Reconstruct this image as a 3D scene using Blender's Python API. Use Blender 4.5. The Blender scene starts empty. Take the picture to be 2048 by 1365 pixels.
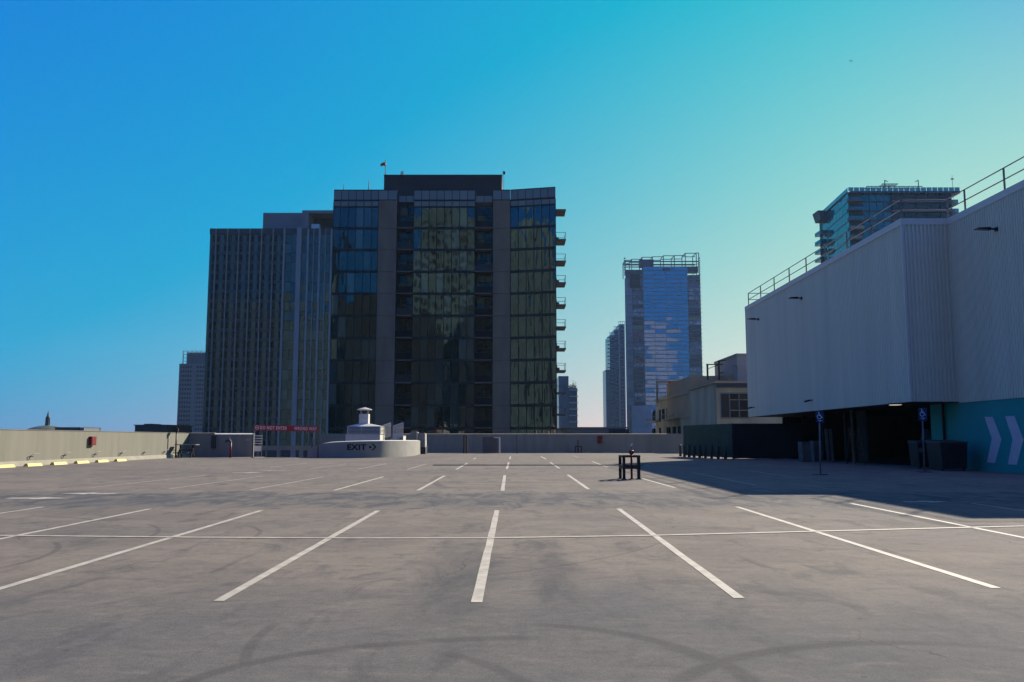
import bpy, math, random
from math import radians as R, sin, cos, pi, sqrt, exp
from mathutils import Vector
random.seed(7)
scene = bpy.context.scene
COL = scene.collection
# ------------------------------------------------------------------ camera
F, PITCH, EYE = 1720.0, R(6.53), 1.6          # focal length in photo pixels, upward tilt, eye height
cd = bpy.data.cameras.new('camera'); cam = bpy.data.objects.new('camera', cd); COL.objects.link(cam)
cam.location = (0, 0, EYE); cam.rotation_euler = (R(90) + PITCH, 0, 0)
cd.sensor_width = 36; cd.lens = 36 * F / 2048; cd.clip_start = .1; cd.clip_end = 30000
scene.camera = cam
# ------------------------------------------------------------------ sun and sky
SUN_AZ, SUN_EL = R(35.0), R(28.1)
SUN = Vector((sin(SUN_AZ) * cos(SUN_EL), cos(SUN_AZ) * cos(SUN_EL), sin(SUN_EL)))
EXPOSURE = 2.0
scene.view_settings.view_transform = 'Standard'; scene.view_settings.look = 'None'
scene.view_settings.gamma = 1; scene.view_settings.use_curve_mapping = False
scene.view_settings.exposure = EXPOSURE
sd = bpy.data.lights.new('sun', 'SUN'); sd.energy = 2.45; sd.angle = R(.53); sd.color = (1, .90, .76)
so = bpy.data.objects.new('sun', sd); COL.objects.link(so); so.location = (60, 80, 120)
so.rotation_euler = SUN.to_track_quat('Z', 'Y').to_euler()
W = bpy.data.worlds.new('World'); scene.world = W; W.use_nodes = True
wt = W.node_tree; wn = wt.nodes; wl = wt.links
def wmath(op, a, b=None, c=None):
    n = wn.new('ShaderNodeMath'); n.operation = op
    for i, v in enumerate((a, b, c)):
        if v is None: continue
        if isinstance(v, (int, float)): n.inputs[i].default_value = v
        else: wl.new(v, n.inputs[i])
    return n.outputs[0]
def build_sky():
    tc = wn.new('ShaderNodeTexCoord'); sep = wn.new('ShaderNodeSeparateXYZ')
    nrm = wn.new('ShaderNodeVectorMath'); nrm.operation = 'NORMALIZE'; wl.new(tc.outputs['Generated'], nrm.inputs[0])
    wl.new(nrm.outputs[0], sep.inputs[0])
    dot = wn.new('ShaderNodeVectorMath'); dot.operation = 'DOT_PRODUCT'; wl.new(nrm.outputs[0], dot.inputs[0]); dot.inputs[1].default_value = SUN
    t = wmath('ARCCOSINE', wmath('MINIMUM', wmath('MAXIMUM', dot.outputs['Value'], -1.0), 1.0))     # angle from the sun
    e = wmath('ARCSINE', wmath('MINIMUM', wmath('MAXIMUM', sep.outputs['Z'], 0.0), 1.0))           # elevation
    ex = lambda v, k: wmath('EXPONENT', wmath('MULTIPLY', v, -1.0 / R(k)))
    near, wide, hor, mid = ex(t, 10), ex(t, 25), ex(e, 6), ex(e, 14)
    hw, mw = wmath('MULTIPLY', hor, wide), wmath('MULTIPLY', mid, wide)
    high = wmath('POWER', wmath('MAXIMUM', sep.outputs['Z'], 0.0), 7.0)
    C = [[-.037, .062, .748], [-.085, -.80, .33], [.193, -.423, -.093], [2.28, .76, .59], [-.144, .884, -.342], [-.322, .489, -.144], [2.60, .80, .16]]
    comb = wn.new('ShaderNodeCombineXYZ')
    for ch in range(3):
        v = wmath('MULTIPLY_ADD', near, C[1][ch], C[0][ch])
        v = wmath('MULTIPLY_ADD', hor, C[2][ch], v)
        v = wmath('MULTIPLY_ADD', hw, C[3][ch], v)
        v = wmath('MULTIPLY_ADD', wide, C[4][ch], v)
        v = wmath('MULTIPLY_ADD', mid, C[5][ch], v)
        v = wmath('MULTIPLY_ADD', mw, C[6][ch], v)
        v = wmath('MAXIMUM', v, (.002, .02, .05)[ch])
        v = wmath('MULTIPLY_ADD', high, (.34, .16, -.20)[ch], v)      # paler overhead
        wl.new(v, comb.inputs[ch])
    sky = wn.new('ShaderNodeTexSky'); sky.sky_type = 'NISHITA'; sky.sun_disc = False
    sky.sun_elevation = SUN_EL; sky.sun_rotation = SUN_AZ; sky.air_density = 1.0; sky.dust_density = .5
    add = wn.new('ShaderNodeVectorMath'); add.operation = 'MULTIPLY_ADD'
    wl.new(sky.outputs[0], add.inputs[0]); add.inputs[1].default_value = (.0003, .0004, .0005); wl.new(comb.outputs[0], add.inputs[2])
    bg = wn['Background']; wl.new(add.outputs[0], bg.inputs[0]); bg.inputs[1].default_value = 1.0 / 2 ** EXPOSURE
build_sky()
# ------------------------------------------------------------------ pixel -> world (used to take real measures off the photograph)
def ray(px, py):
    x, u = (px - 1024) / F, (682.5 - py) / F
    return x, cos(PITCH) - u * sin(PITCH), sin(PITCH) + u * cos(PITCH)
def G(px, py, z=0.0):
    x, y, w = ray(px, py); s = (z - EYE) / w
    return x * s, y * s
def P(px, py, Y):
    x, y, w = ray(px, py); s = Y / y
    return x * s, EYE + w * s
def PX(px, py, X):
    x, y, w = ray(px, py); s = X / x
    return y * s, EYE + w * s
def XX(px, py, Y): return P(px, py, Y)[0]
def ZZ(py, Y): return P(1024, py, Y)[1]
# ------------------------------------------------------------------ materials
def mat(name, col, rough=.8, var=.0, vscale=3.0, bump=.0, bscale=30.0, metal=0.0, spec=.3, ior=None, col2=None, stretch=(1, 1, 1), emit=None, detail=4):
    m = bpy.data.materials.new(name); m.use_nodes = True
    nt = m.node_tree; n = nt.nodes; l = nt.links; b = n['Principled BSDF']
    b.inputs['Base Color'].default_value = (*col, 1); b.inputs['Roughness'].default_value = rough
    b.inputs['Metallic'].default_value = metal; b.inputs['Specular IOR Level'].default_value = spec
    if ior: b.inputs['IOR'].default_value = ior
    tc = None
    if var or bump or col2:
        tc = n.new('ShaderNodeNewGeometry'); mp = n.new('ShaderNodeMapping'); mp.inputs['Scale'].default_value = stretch
        l.new(tc.outputs['Position'], mp.inputs[0])
    if var or col2:
        no = n.new('ShaderNodeTexNoise'); no.inputs['Scale'].default_value = vscale; no.inputs['Detail'].default_value = detail
        l.new(mp.outputs[0], no.inputs[0])
        mr = n.new('ShaderNodeMapRange'); mr.inputs['From Min'].default_value = .3; mr.inputs['From Max'].default_value = .7
        l.new(no.outputs[0], mr.inputs[0])
        mx = n.new('ShaderNodeMix'); mx.data_type = 'RGBA'; l.new(mr.outputs[0], mx.inputs[0])
        a = tuple(c * (1 - var) for c in col); bb = col2 if col2 else tuple(c * (1 + var) for c in col)
        mx.inputs[6].default_value = (*a, 1); mx.inputs[7].default_value = (*bb, 1)
        l.new(mx.outputs[2], b.inputs['Base Color'])
    if bump:
        nb = n.new('ShaderNodeTexNoise'); nb.inputs['Scale'].default_value = bscale; nb.inputs['Detail'].default_value = 3
        l.new(mp.outputs[0], nb.inputs[0])
        bp = n.new('ShaderNodeBump'); bp.inputs['Strength'].default_value = bump; bp.inputs['Distance'].default_value = .02
        l.new(nb.outputs[0], bp.inputs['Height']); l.new(bp.outputs[0], b.inputs['Normal'])
    if emit:
        b.inputs['Emission Color'].default_value = (*emit[0], 1); b.inputs['Emission Strength'].default_value = emit[1]
    return m
def glass_mat(name, ramp, rough=.03, ior=1.9, wav=.25, wscale=.35, stretch=(1, 1, .35)):
    """opaque coated glazing: its own dark tint differs from pane to pane, its reflections are wavy"""
    m = bpy.data.materials.new(name); m.use_nodes = True
    nt = m.node_tree; n = nt.nodes; l = nt.links; b = n['Principled BSDF']
    oi = n.new('ShaderNodeObjectInfo'); cr = n.new('ShaderNodeValToRGB'); cr.color_ramp.interpolation = 'CONSTANT'
    els = cr.color_ramp.elements
    while len(els) < len(ramp): els.new(.5)
    for el, (p, c) in zip(els, ramp): el.position = p; el.color = (*c, 1)
    l.new(oi.outputs['Random'], cr.inputs[0]); l.new(cr.outputs[0], b.inputs['Base Color'])
    b.inputs['Roughness'].default_value = rough; b.inputs['IOR'].default_value = ior
    g = n.new('ShaderNodeNewGeometry'); mp = n.new('ShaderNodeMapping'); mp.inputs['Scale'].default_value = stretch; l.new(g.outputs['Position'], mp.inputs[0])
    no = n.new('ShaderNodeTexNoise'); no.inputs['Scale'].default_value = wscale; no.inputs['Detail'].default_value = 2.5; l.new(mp.outputs[0], no.inputs[0])
    bp = n.new('ShaderNodeBump'); bp.inputs['Strength'].default_value = wav; bp.inputs['Distance'].default_value = .3
    l.new(no.outputs[0], bp.inputs['Height']); l.new(bp.outputs[0], b.inputs['Normal'])
    return m
M = {}
M['parapet'] = mat('parapet_paint', (.190, .182, .142), .85, .0, 1.4, .4, 14, col2=(.155, .148, .114), stretch=(1, 1, .12), detail=6)
M['parapet_lift'] = mat('parapet_paint_shade_lift', (.255, .235, .18), .85, .0, 1.2, .4, 14, col2=(.195, .18, .14), stretch=(1, 1, .15), detail=6)  # same paint as the parapet, its colour lightened for the walls in shade
M['coping'] = mat('coping_paint', (0.504, 0.49, 0.462), .7, .06, 2)
M['white_paint'] = mat('white_paint', (.56, .53, .45), .7, .10, 2.5, detail=7)
M['line'] = mat('line_paint', (.44, .395, .31), .8, .0, 4, col2=(.27, .245, .20), detail=8)
M['line_worn'] = mat('line_paint_worn', (.33, .30, .245), .85, .0, 5, col2=(.19, .172, .145), detail=6)
M['line_yellow'] = mat('line_paint_faded_yellow', (0.168, 0.146, 0.102), .85, .1, 4)
M['yellow'] = mat('wheel_stop_yellow', (.62, .47, .07), .6, .0, 5, .3, 20, col2=(.40, .31, .09), detail=8)
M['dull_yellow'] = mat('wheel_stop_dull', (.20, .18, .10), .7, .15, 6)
M['red'] = mat('red_paint', (.15, .006, .010), .5, .15, 5)
M['sign_red'] = mat('sign_red', (.38, .012, .022), .5, .08, 3)
M['sign_text'] = mat('sign_lettering', (.80, .70, .66), .6)
M['black_metal'] = mat('black_metal', (.012, .012, .013), .5, .2, 6)
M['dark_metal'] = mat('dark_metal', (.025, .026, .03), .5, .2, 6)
M['grey_metal'] = mat('grey_metal', (.12, .13, .14), .5, .15, 6)
M['galv'] = mat('galvanised_rail', (.10, .10, .11), .5, .15, 6)
M['brown_wood'] = mat('brown_wood', (.06, .04, .026), .8, .25, 8, stretch=(4, 4, .5))
M['pale_wood'] = mat('pale_wood', (.20, .18, .14), .8, .2, 6)
M['green_mesh'] = mat('green_screen_fabric', (.034, .062, .036), .9, .18, 3, .3, 9)
M['black_mesh'] = mat('black_screen_fabric', (.012, .014, .014), .95, .2, 3)
M['siding'] = mat('corrugated_white_siding', (.60, .61, .49), .5, .07, .9, stretch=(1, 1, .06), detail=6)
M['siding_trim'] = mat('siding_trim', (.60, .57, .49), .5, .04, 1)
M['teal'] = mat('teal_wall_paint', (.008, .25, .235), .7, .08, .5, .2, 12)
M['chevron'] = mat('chevron_paint', (0.48, 0.444, 0.48), .7, .06, 3)
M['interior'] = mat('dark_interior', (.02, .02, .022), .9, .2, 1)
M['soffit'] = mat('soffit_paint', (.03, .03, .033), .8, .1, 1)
M['bollard'] = mat('bollard_paint', (.045, .055, .05), .6, .2, 5)
M['blue_sign'] = mat('blue_sign', (.008, .02, .10), .5)
M['concrete'] = mat('tower_concrete', (.168, .138, .098), .85, .16, .5, .2, 5, stretch=(1, 1, .3))
M['frame_dark'] = mat('tower_frame', (.012, .015, .016), .4, .15, .6)
M['penthouse'] = mat('penthouse_metal', (.062, .045, .040), .6, .08, .3)
M['parapet_glass'] = glass_mat('parapet_glass', [(0, (.155, .165, .145)), (.5, (.175, .185, .16)), (.8, (.14, .15, .135))], .15, 1.5, .05)
M['pane'] = glass_mat('tower_glass', [(0, (.006, .012, .010)), (.34, (.010, .020, .016)), (.60, (.016, .030, .024)), (.76, (.034, .052, .042)), (.9, (.065, .092, .072))], .015, 1.8, .06, .55)
M['pane_wavy'] = glass_mat('tower_glass_wavy', [(0, (.004, .008, .007)), (.5, (.008, .015, .012)), (.8, (.02, .03, .024))], .015, 1.95, .34, .75, (1, 1, .22))
M['door_glass'] = glass_mat('balcony_door_glass', [(0, (.004, .006, .008)), (.5, (.006, .010, .014)), (.8, (.02, .026, .03))], .03, 1.45, .05)
M['guard_glass'] = glass_mat('balcony_guard_glass', [(0, (.006, .009, .012)), (.6, (.010, .013, .016)), (.85, (.03, .034, .036))], .1, 1.25, .05)
M['slab'] = mat('balcony_slab', (0.13, 0.107, 0.101), .8, .1, 1)
M['rail_dark'] = mat('balcony_rail', (.03, .035, .04), .4)
M['b_panel'] = glass_mat('spandrel_glass', [(0, (.050, .060, .056)), (.35, (.060, .070, .064)), (.7, (.054, .066, .062))], .06, 1.5, .06, .12)
M['b_window'] = glass_mat('window_glass', [(0, (.003, .004, .005)), (.6, (.005, .007, .009)), (.9, (.014, .018, .020))], .05, 1.3, .06, .12)
M['b_glass'] = glass_mat('office_glass', [(0, (.010, .026, .026)), (.5, (.018, .042, .040)), (.8, (.04, .075, .068))], .03, 1.65, .5, .25, (1, 1, .5))
M['b_fin'] = mat('facade_fin', (.19, .20, .175), .5, .1, .2)
M['b_column'] = mat('facade_column', (.24, .24, .23), .5, .06, .1)
M['b_body'] = mat('facade_body', (.03, .036, .044), .5, .1, .1)
M['b_roof'] = mat('roof_block', (.19, .18, .17), .7, .05, .1)
M['c_body'] = mat('far_tower_pale', (.135, .135, .14), .8, .06, .05)
M['c_dark'] = mat('far_tower_window', (.018, .022, .028), .4)
M['c_crown'] = mat('far_tower_crown', (.10, .14, .17), .4, .2, .05)
M['dome'] = mat('dome_copper', (.07, .075, .06), .7, .15, .2)
M['e_body'] = mat('unfinished_concrete', (.26, .28, .31), .8, .25, .12)
M['e_dark'] = mat('unglazed_floor', (.08, .088, .10), .8, .3, .2)
M['e_slab'] = mat('floor_slab_edge', (.38, .36, .36), .8, .1, .2)
M['e_steel'] = mat('steel_frame', (.07, .09, .12), .5, .1, .2)
M['e_glass'] = glass_mat('mirror_glass', [(0, (.010, .19, .36)), (.5, (.012, .21, .40)), (.85, (.010, .17, .32))], .03, 2.2, .10, .05, (1, 1, 1))
M['f_body'] = mat('far_condo_glass', (.07, .09, .115), .25, .15, .05, spec=.6)
M['f_slab'] = mat('far_condo_slab', (0.336, 0.35, 0.378), .7)
M['h_wall'] = mat('stucco_beige', (.37, .33, .215), .9, .24, .35, .2, 6, stretch=(1, 1, .45))
M['h_side'] = mat('dark_window', (.014, .017, .018), 1.0, .3, 1.5, spec=.0)
M['h_tan'] = mat('stucco_tan', (.36, .28, .17), .9, .1, .3)
M['h_pale'] = mat('stucco_pale', (.30, .28, .25), .9, .08, .3)
M['h_fascia'] = mat('blue_fascia', (.03, .04, .055), .6)
M['h_glass'] = glass_mat('apartment_glass', [(0, (.010, .014, .020)), (.5, (.014, .020, .028)), (.8, (.03, .034, .034))], .25, 1.16, .06)
M['h_frame'] = mat('window_frame', (.16, .17, .18), .6)
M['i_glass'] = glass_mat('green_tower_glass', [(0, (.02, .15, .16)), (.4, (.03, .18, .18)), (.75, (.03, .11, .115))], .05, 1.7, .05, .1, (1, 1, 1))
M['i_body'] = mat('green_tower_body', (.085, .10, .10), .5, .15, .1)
M['i_beige'] = glass_mat('green_tower_beige_reflection', [(0, (.05, .062, .058)), (.5, (.075, .078, .068)), (.8, (.03, .07, .075))], .08, 1.4, .05, .1, (1, 1, 1))  # beige reflection painted into the base colour of the right-hand panes
M['i_parapet'] = glass_mat('green_parapet_glass', [(0, (.16, .42, .36)), (.5, (.19, .46, .38))], .1, 1.5, .05)
M['tan_tower'] = mat('tan_tower_stone', (.085, .15, .155), .9, .25, .06)
M['pale_tower'] = mat('pale_tower_stone', (.24, .27, .29), .9, .15, .05)
M['bronze_tower'] = mat('bronze_tower', (.018, .027, .027), .5, .2, .05)
M['orange'] = mat('orange_paint', (.30, .10, .015), .6, .15, 3)
M['white_thing'] = mat('white_plastic', (.62, .60, .56), .6)
M['lamp_lens'] = mat('lamp_lens', (.25, .23, .17), .3)
M['lamp_lit'] = mat('lamp_lit', (.8, .7, .55), .5, emit=((1, .82, .6), .16))
M['city_ground'] = mat('city_ground', (.07, .07, .068), .9, .3, .02)
M['leaf'] = mat('roof_plant_leaf', (.03, .06, .03), .7, .3, 1)
M['carton'] = mat('carton', (.10, .10, .09), .9, .15, 3)
M['ladder_yellow'] = mat('ladder_yellow', (.11, .05, .01), .6)

def graffiti_mat():
    m = bpy.data.materials.new('sprayed_lettering'); m.use_nodes = True
    nt = m.node_tree; n = nt.nodes; l = nt.links; b = n['Principled BSDF']; b.inputs['Roughness'].default_value = .8
    g = n.new('ShaderNodeNewGeometry'); oi = n.new('ShaderNodeObjectInfo')
    mp = n.new('ShaderNodeMapping'); mp.inputs['Scale'].default_value = (1, 1, .55); l.new(g.outputs['Position'], mp.inputs[0])
    v = n.new('ShaderNodeTexNoise'); v.inputs['Scale'].default_value = .55; v.inputs['Detail'].default_value = 1.5; v.inputs['Distortion'].default_value = 1.2
    l.new(mp.outputs[0], v.inputs[0])
    cr = n.new('ShaderNodeValToRGB'); cr.color_ramp.interpolation = 'CONSTANT'; e = cr.color_ramp.elements
    e[0].position = 0; e[0].color = (0, 0, 0, 1); e[1].position = .52; e[1].color = (1, 1, 1, 1)
    l.new(v.outputs[0], cr.inputs[0])
    pr = n.new('ShaderNodeValToRGB'); pr.color_ramp.interpolation = 'CONSTANT'
    cols = [(.55, .52, .52), (.05, .05, .06), (.34, .03, .04), (.45, .44, .46), (.17, .11, .26), (.04, .04, .05), (.42, .36, .05), (.50, .50, .50), (.05, .20, .22)]
    e = pr.color_ramp.elements
    while len(e) < len(cols): e.new(.5)
    for k, c in enumerate(cols): e[k].position = k / len(cols); e[k].color = (*c, 1)
    l.new(oi.outputs['Random'], pr.inputs[0])
    mx = n.new('ShaderNodeMix'); mx.data_type = 'RGBA'; l.new(cr.outputs[0], mx.inputs[0])
    mx.inputs[6].default_value = (.19, .19, .21, 1); l.new(pr.outputs[0], mx.inputs[7]); l.new(mx.outputs[2], b.inputs['Base Color'])
    return m
M['graffiti'] = graffiti_mat()

def circle3(a, b, c):
    ax, ay = a; bx, by = b; cx, cy = c
    d = 2 * (ax * (by - cy) + bx * (cy - ay) + cx * (ay - by))
    ux = ((ax**2 + ay**2) * (by - cy) + (bx**2 + by**2) * (cy - ay) + (cx**2 + cy**2) * (ay - by)) / d
    uy = ((ax**2 + ay**2) * (cx - bx) + (bx**2 + by**2) * (ax - cx) + (cx**2 + cy**2) * (bx - ax)) / d
    return ux, uy, math.hypot(ax - ux, ay - uy)
TYRES = [((1365, 1360), (1560, 1300), (1850, 1287), .10, .55), ((694, 1297), (860, 1283), (1045, 1276), .10, .45), ((1052, 1249), (1271, 1273), (1382, 1305), .10, .5),
         ((395, 1357), (500, 1327), (690, 1298), .09, .5), ((1073, 1139), (1202, 1118), (1325, 1083), .035, .45), ((21, 1132), (104, 1106), (111, 1086), .06, .45),
         ((498, 1078), (520, 1064), (501, 1053), .05, .45), ((292, 1076), (317, 1060), (306, 1052), .05, .4), ((104, 1034), (146, 1036), (191, 1041), .07, .55),
         ((880, 972), (868, 962), (890, 950), .22, .45), ((1348, 1298), (1450, 1330), (1500, 1364), .10, .5), ((905, 1310), (985, 1335), (1040, 1362), .08, .4),
         ((1700, 1287), (1900, 1289), (2047, 1302), .09, .35), ((490, 1330), (503, 1290), (540, 1255), .06, .4), ((330, 1090), (480, 1085), (560, 1094), .05, .3)]
def deck_mat():
    m = bpy.data.materials.new('deck_coating'); m.use_nodes = True
    nt = m.node_tree; n = nt.nodes; l = nt.links; b = n['Principled BSDF']; b.inputs['Specular IOR Level'].default_value = .06
    geo = n.new('ShaderNodeNewGeometry'); pos = geo.outputs['Position']
    def mth(op, a, bb=None, c=None, clamp=False):
        k = n.new('ShaderNodeMath'); k.operation = op; k.use_clamp = clamp
        for i, v in enumerate((a, bb, c)):
            if v is None: continue
            if isinstance(v, (int, float)): k.inputs[i].default_value = v
            else: l.new(v, k.inputs[i])
        return k.outputs[0]
    def noise(scale, det=4, st=(1, 1, 1), dist=0, rough=.5):
        mp = n.new('ShaderNodeMapping'); mp.inputs['Scale'].default_value = st; l.new(pos, mp.inputs[0])
        k = n.new('ShaderNodeTexNoise'); k.inputs['Scale'].default_value = scale; k.inputs['Detail'].default_value = det
        k.inputs['Distortion'].default_value = dist; k.inputs['Roughness'].default_value = rough
        l.new(mp.outputs[0], k.inputs[0]); return k.outputs[0]
    def ramp(v, a, bb, lo=0.0, hi=1.0):
        k = n.new('ShaderNodeMapRange'); k.interpolation_type = 'SMOOTHSTEP'; l.new(v, k.inputs[0])
        k.inputs[1].default_value = a; k.inputs[2].default_value = bb; k.inputs[3].default_value = lo; k.inputs[4].default_value = hi; return k.outputs[0]
    def mix(f, a, bb):
        k = n.new('ShaderNodeMix'); k.data_type = 'RGBA'
        if isinstance(f, (int, float)): k.inputs[0].default_value = f
        else: l.new(f, k.inputs[0])
        for i, v in ((6, a), (7, bb)):
            if isinstance(v, tuple): k.inputs[i].default_value = (*v, 1)
            else: l.new(v, k.inputs[i])
        return k.outputs[2]
    sep = n.new('ShaderNodeSeparateXYZ'); l.new(pos, sep.inputs[0]); Yc = sep.outputs['Y']; Xc = sep.outputs['X']
    n1 = noise(.16, 5); n2 = noise(.5, 6, (1, 1, 1), .6, .6); n3 = noise(1.1, 5, (1.6, .55, 1), .8, .65); n4 = noise(70, 3); n5 = noise(9, 6, (1, 1, 1), 0, .7)
    warm, cool, pale = (.148, .127, .105), (.104, .100, .094), (.196, .166, .132)
    yy = mth('MULTIPLY_ADD', mth('SUBTRACT', n2, .5), 5.0, Yc)
    aisle0 = ramp(yy, 7.0, 11.5, 1, 0)
    aisle1 = mth('MULTIPLY', ramp(yy, 20.0, 21.5), ramp(yy, 25.5, 27.5, 1, 0))
    aisle1 = mth('MULTIPLY', aisle1, ramp(n3, .36, .6, .35, 1.0))
    aisle2 = mth('MULTIPLY', ramp(yy, 38.0, 41.0), ramp(yy, 46, 50, 1, 0))
    cf = mth('ADD', mth('MULTIPLY', aisle0, .85), mth('MULTIPLY', aisle1, .9), clamp=True)
    cf = mth('ADD', cf, mth('MULTIPLY', aisle2, .15), clamp=True)
    cf = mth('ADD', cf, ramp(n1, .48, .66, 0, .45), clamp=True)
    c = mix(cf, mix(ramp(n2, .4, .65), warm, pale), cool)
    # oily, tyre-polished patches where cars stop, darker blotches
    c = mix(ramp(n3, .50, .70, 0, .62), c, (.068, .067, .066)); c = mix(ramp(n2, .54, .68, 0, .42), c, (.086, .085, .083))
    n6 = noise(3.2, 5, (.7, 1.3, 1), .4, .6); c = mix(ramp(n6, .5, .72, 0, .40), c, (.070, .067, .064)); c = mix(ramp(n6, .47, .28, 0, .35), c, (.19, .163, .132))
    c = mix(mth('MULTIPLY', aisle1, ramp(n3, .38, .62, .05, .55)), c, (.058, .061, .067))
    # one stall near the centre line is dirtier: two wheel tracks
    wob = mth('MULTIPLY_ADD', mth('SUBTRACT', n2, .5), .9, Xc)
    trk = mth('ADD', mth('MULTIPLY', ramp(wob, -1.25, -.75), ramp(wob, -.55, -.1, 1, 0)), mth('MULTIPLY', ramp(wob, .15, .45), ramp(wob, .6, 1.0, 1, 0)), clamp=True)
    trk = mth('MULTIPLY', trk, mth('MULTIPLY', ramp(yy, 6.5, 9), ramp(yy, 13.2, 15, 1, 0)))
    c = mix(mth('MULTIPLY', trk, ramp(n3, .3, .6, .15, .6)), c, (.062, .063, .064))
    # tyre arcs
    flat = n.new('ShaderNodeVectorMath'); flat.operation = 'MULTIPLY'; flat.inputs[1].default_value = (1, 1, 0); l.new(pos, flat.inputs[0])
    tot = None
    for a, bb, cc, w, s in TYRES:
        A, B, Cc = G(*a), G(*bb), G(*cc); ux, uy, r = circle3(A, B, Cc); L = math.hypot(A[0] - Cc[0], A[1] - Cc[1]) * .62 + .15
        d1 = n.new('ShaderNodeVectorMath'); d1.operation = 'DISTANCE'; l.new(flat.outputs[0], d1.inputs[0]); d1.inputs[1].default_value = (ux, uy, 0)
        d2 = n.new('ShaderNodeVectorMath'); d2.operation = 'DISTANCE'; l.new(flat.outputs[0], d2.inputs[0]); d2.inputs[1].default_value = (B[0], B[1], 0)
        e = mth('ABSOLUTE', mth('SUBTRACT', d1.outputs['Value'], r))
        k = mth('MULTIPLY', ramp(e, w * .35, w * 1.15, s, 0), ramp(d2.outputs['Value'], L * .65, L, 1, 0))
        tot = k if tot is None else mth('MAXIMUM', tot, k)
    tot = mth('MULTIPLY', tot, ramp(n5, .30, .60, .35, 1.0))
    c = mix(tot, c, (.042, .041, .041))
    # surface grain
    n7 = noise(26, 4, (1, 1, 1), 0, .8)
    gr = mth('ADD', mth('ADD', ramp(n4, .25, .75, .80, 1.20), ramp(n5, .3, .7, -.09, .09)), ramp(n7, .3, .7, -.10, .10))
    # fine cracks: warped cell edges, only in some areas
    wv = n.new('ShaderNodeVectorMath'); wv.operation = 'MULTIPLY_ADD'; nn = n.new('ShaderNodeTexNoise'); nn.inputs['Scale'].default_value = 1.3; nn.inputs['Detail'].default_value = 5; l.new(pos, nn.inputs[0])
    l.new(nn.outputs['Color'], wv.inputs[0]); wv.inputs[1].default_value = (.9, .9, 0); l.new(pos, wv.inputs[2])
    vo = n.new('ShaderNodeTexVoronoi'); vo.feature = 'DISTANCE_TO_EDGE'; vo.inputs['Scale'].default_value = .23; l.new(wv.outputs[0], vo.inputs['Vector'])
    crk = mth('MULTIPLY', ramp(vo.outputs['Distance'], .0, .0035, .55, 0), ramp(n1, .50, .58))
    c = mix(crk, c, (.03, .029, .028))
    # dark specks and old drips
    v2 = n.new('ShaderNodeTexVoronoi'); v2.inputs['Scale'].default_value = 2.1; l.new(pos, v2.inputs['Vector'])
    c = mix(mth('MULTIPLY', ramp(v2.outputs['Distance'], .03, .07, .6, 0), ramp(n2, .5, .56)), c, (.045, .044, .043))
    vm = n.new('ShaderNodeVectorMath'); vm.operation = 'SCALE'; l.new(c, vm.inputs[0]); l.new(gr, vm.inputs['Scale'])
    l.new(vm.outputs[0], b.inputs['Base Color'])
    b.inputs['Roughness'].default_value = .95
    bp = n.new('ShaderNodeBump'); bp.inputs['Strength'].default_value = .35; bp.inputs['Distance'].default_value = .004
    l.new(n4, bp.inputs['Height']); l.new(bp.outputs[0], b.inputs['Normal'])
    return m
M['deck'] = deck_mat()
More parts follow.
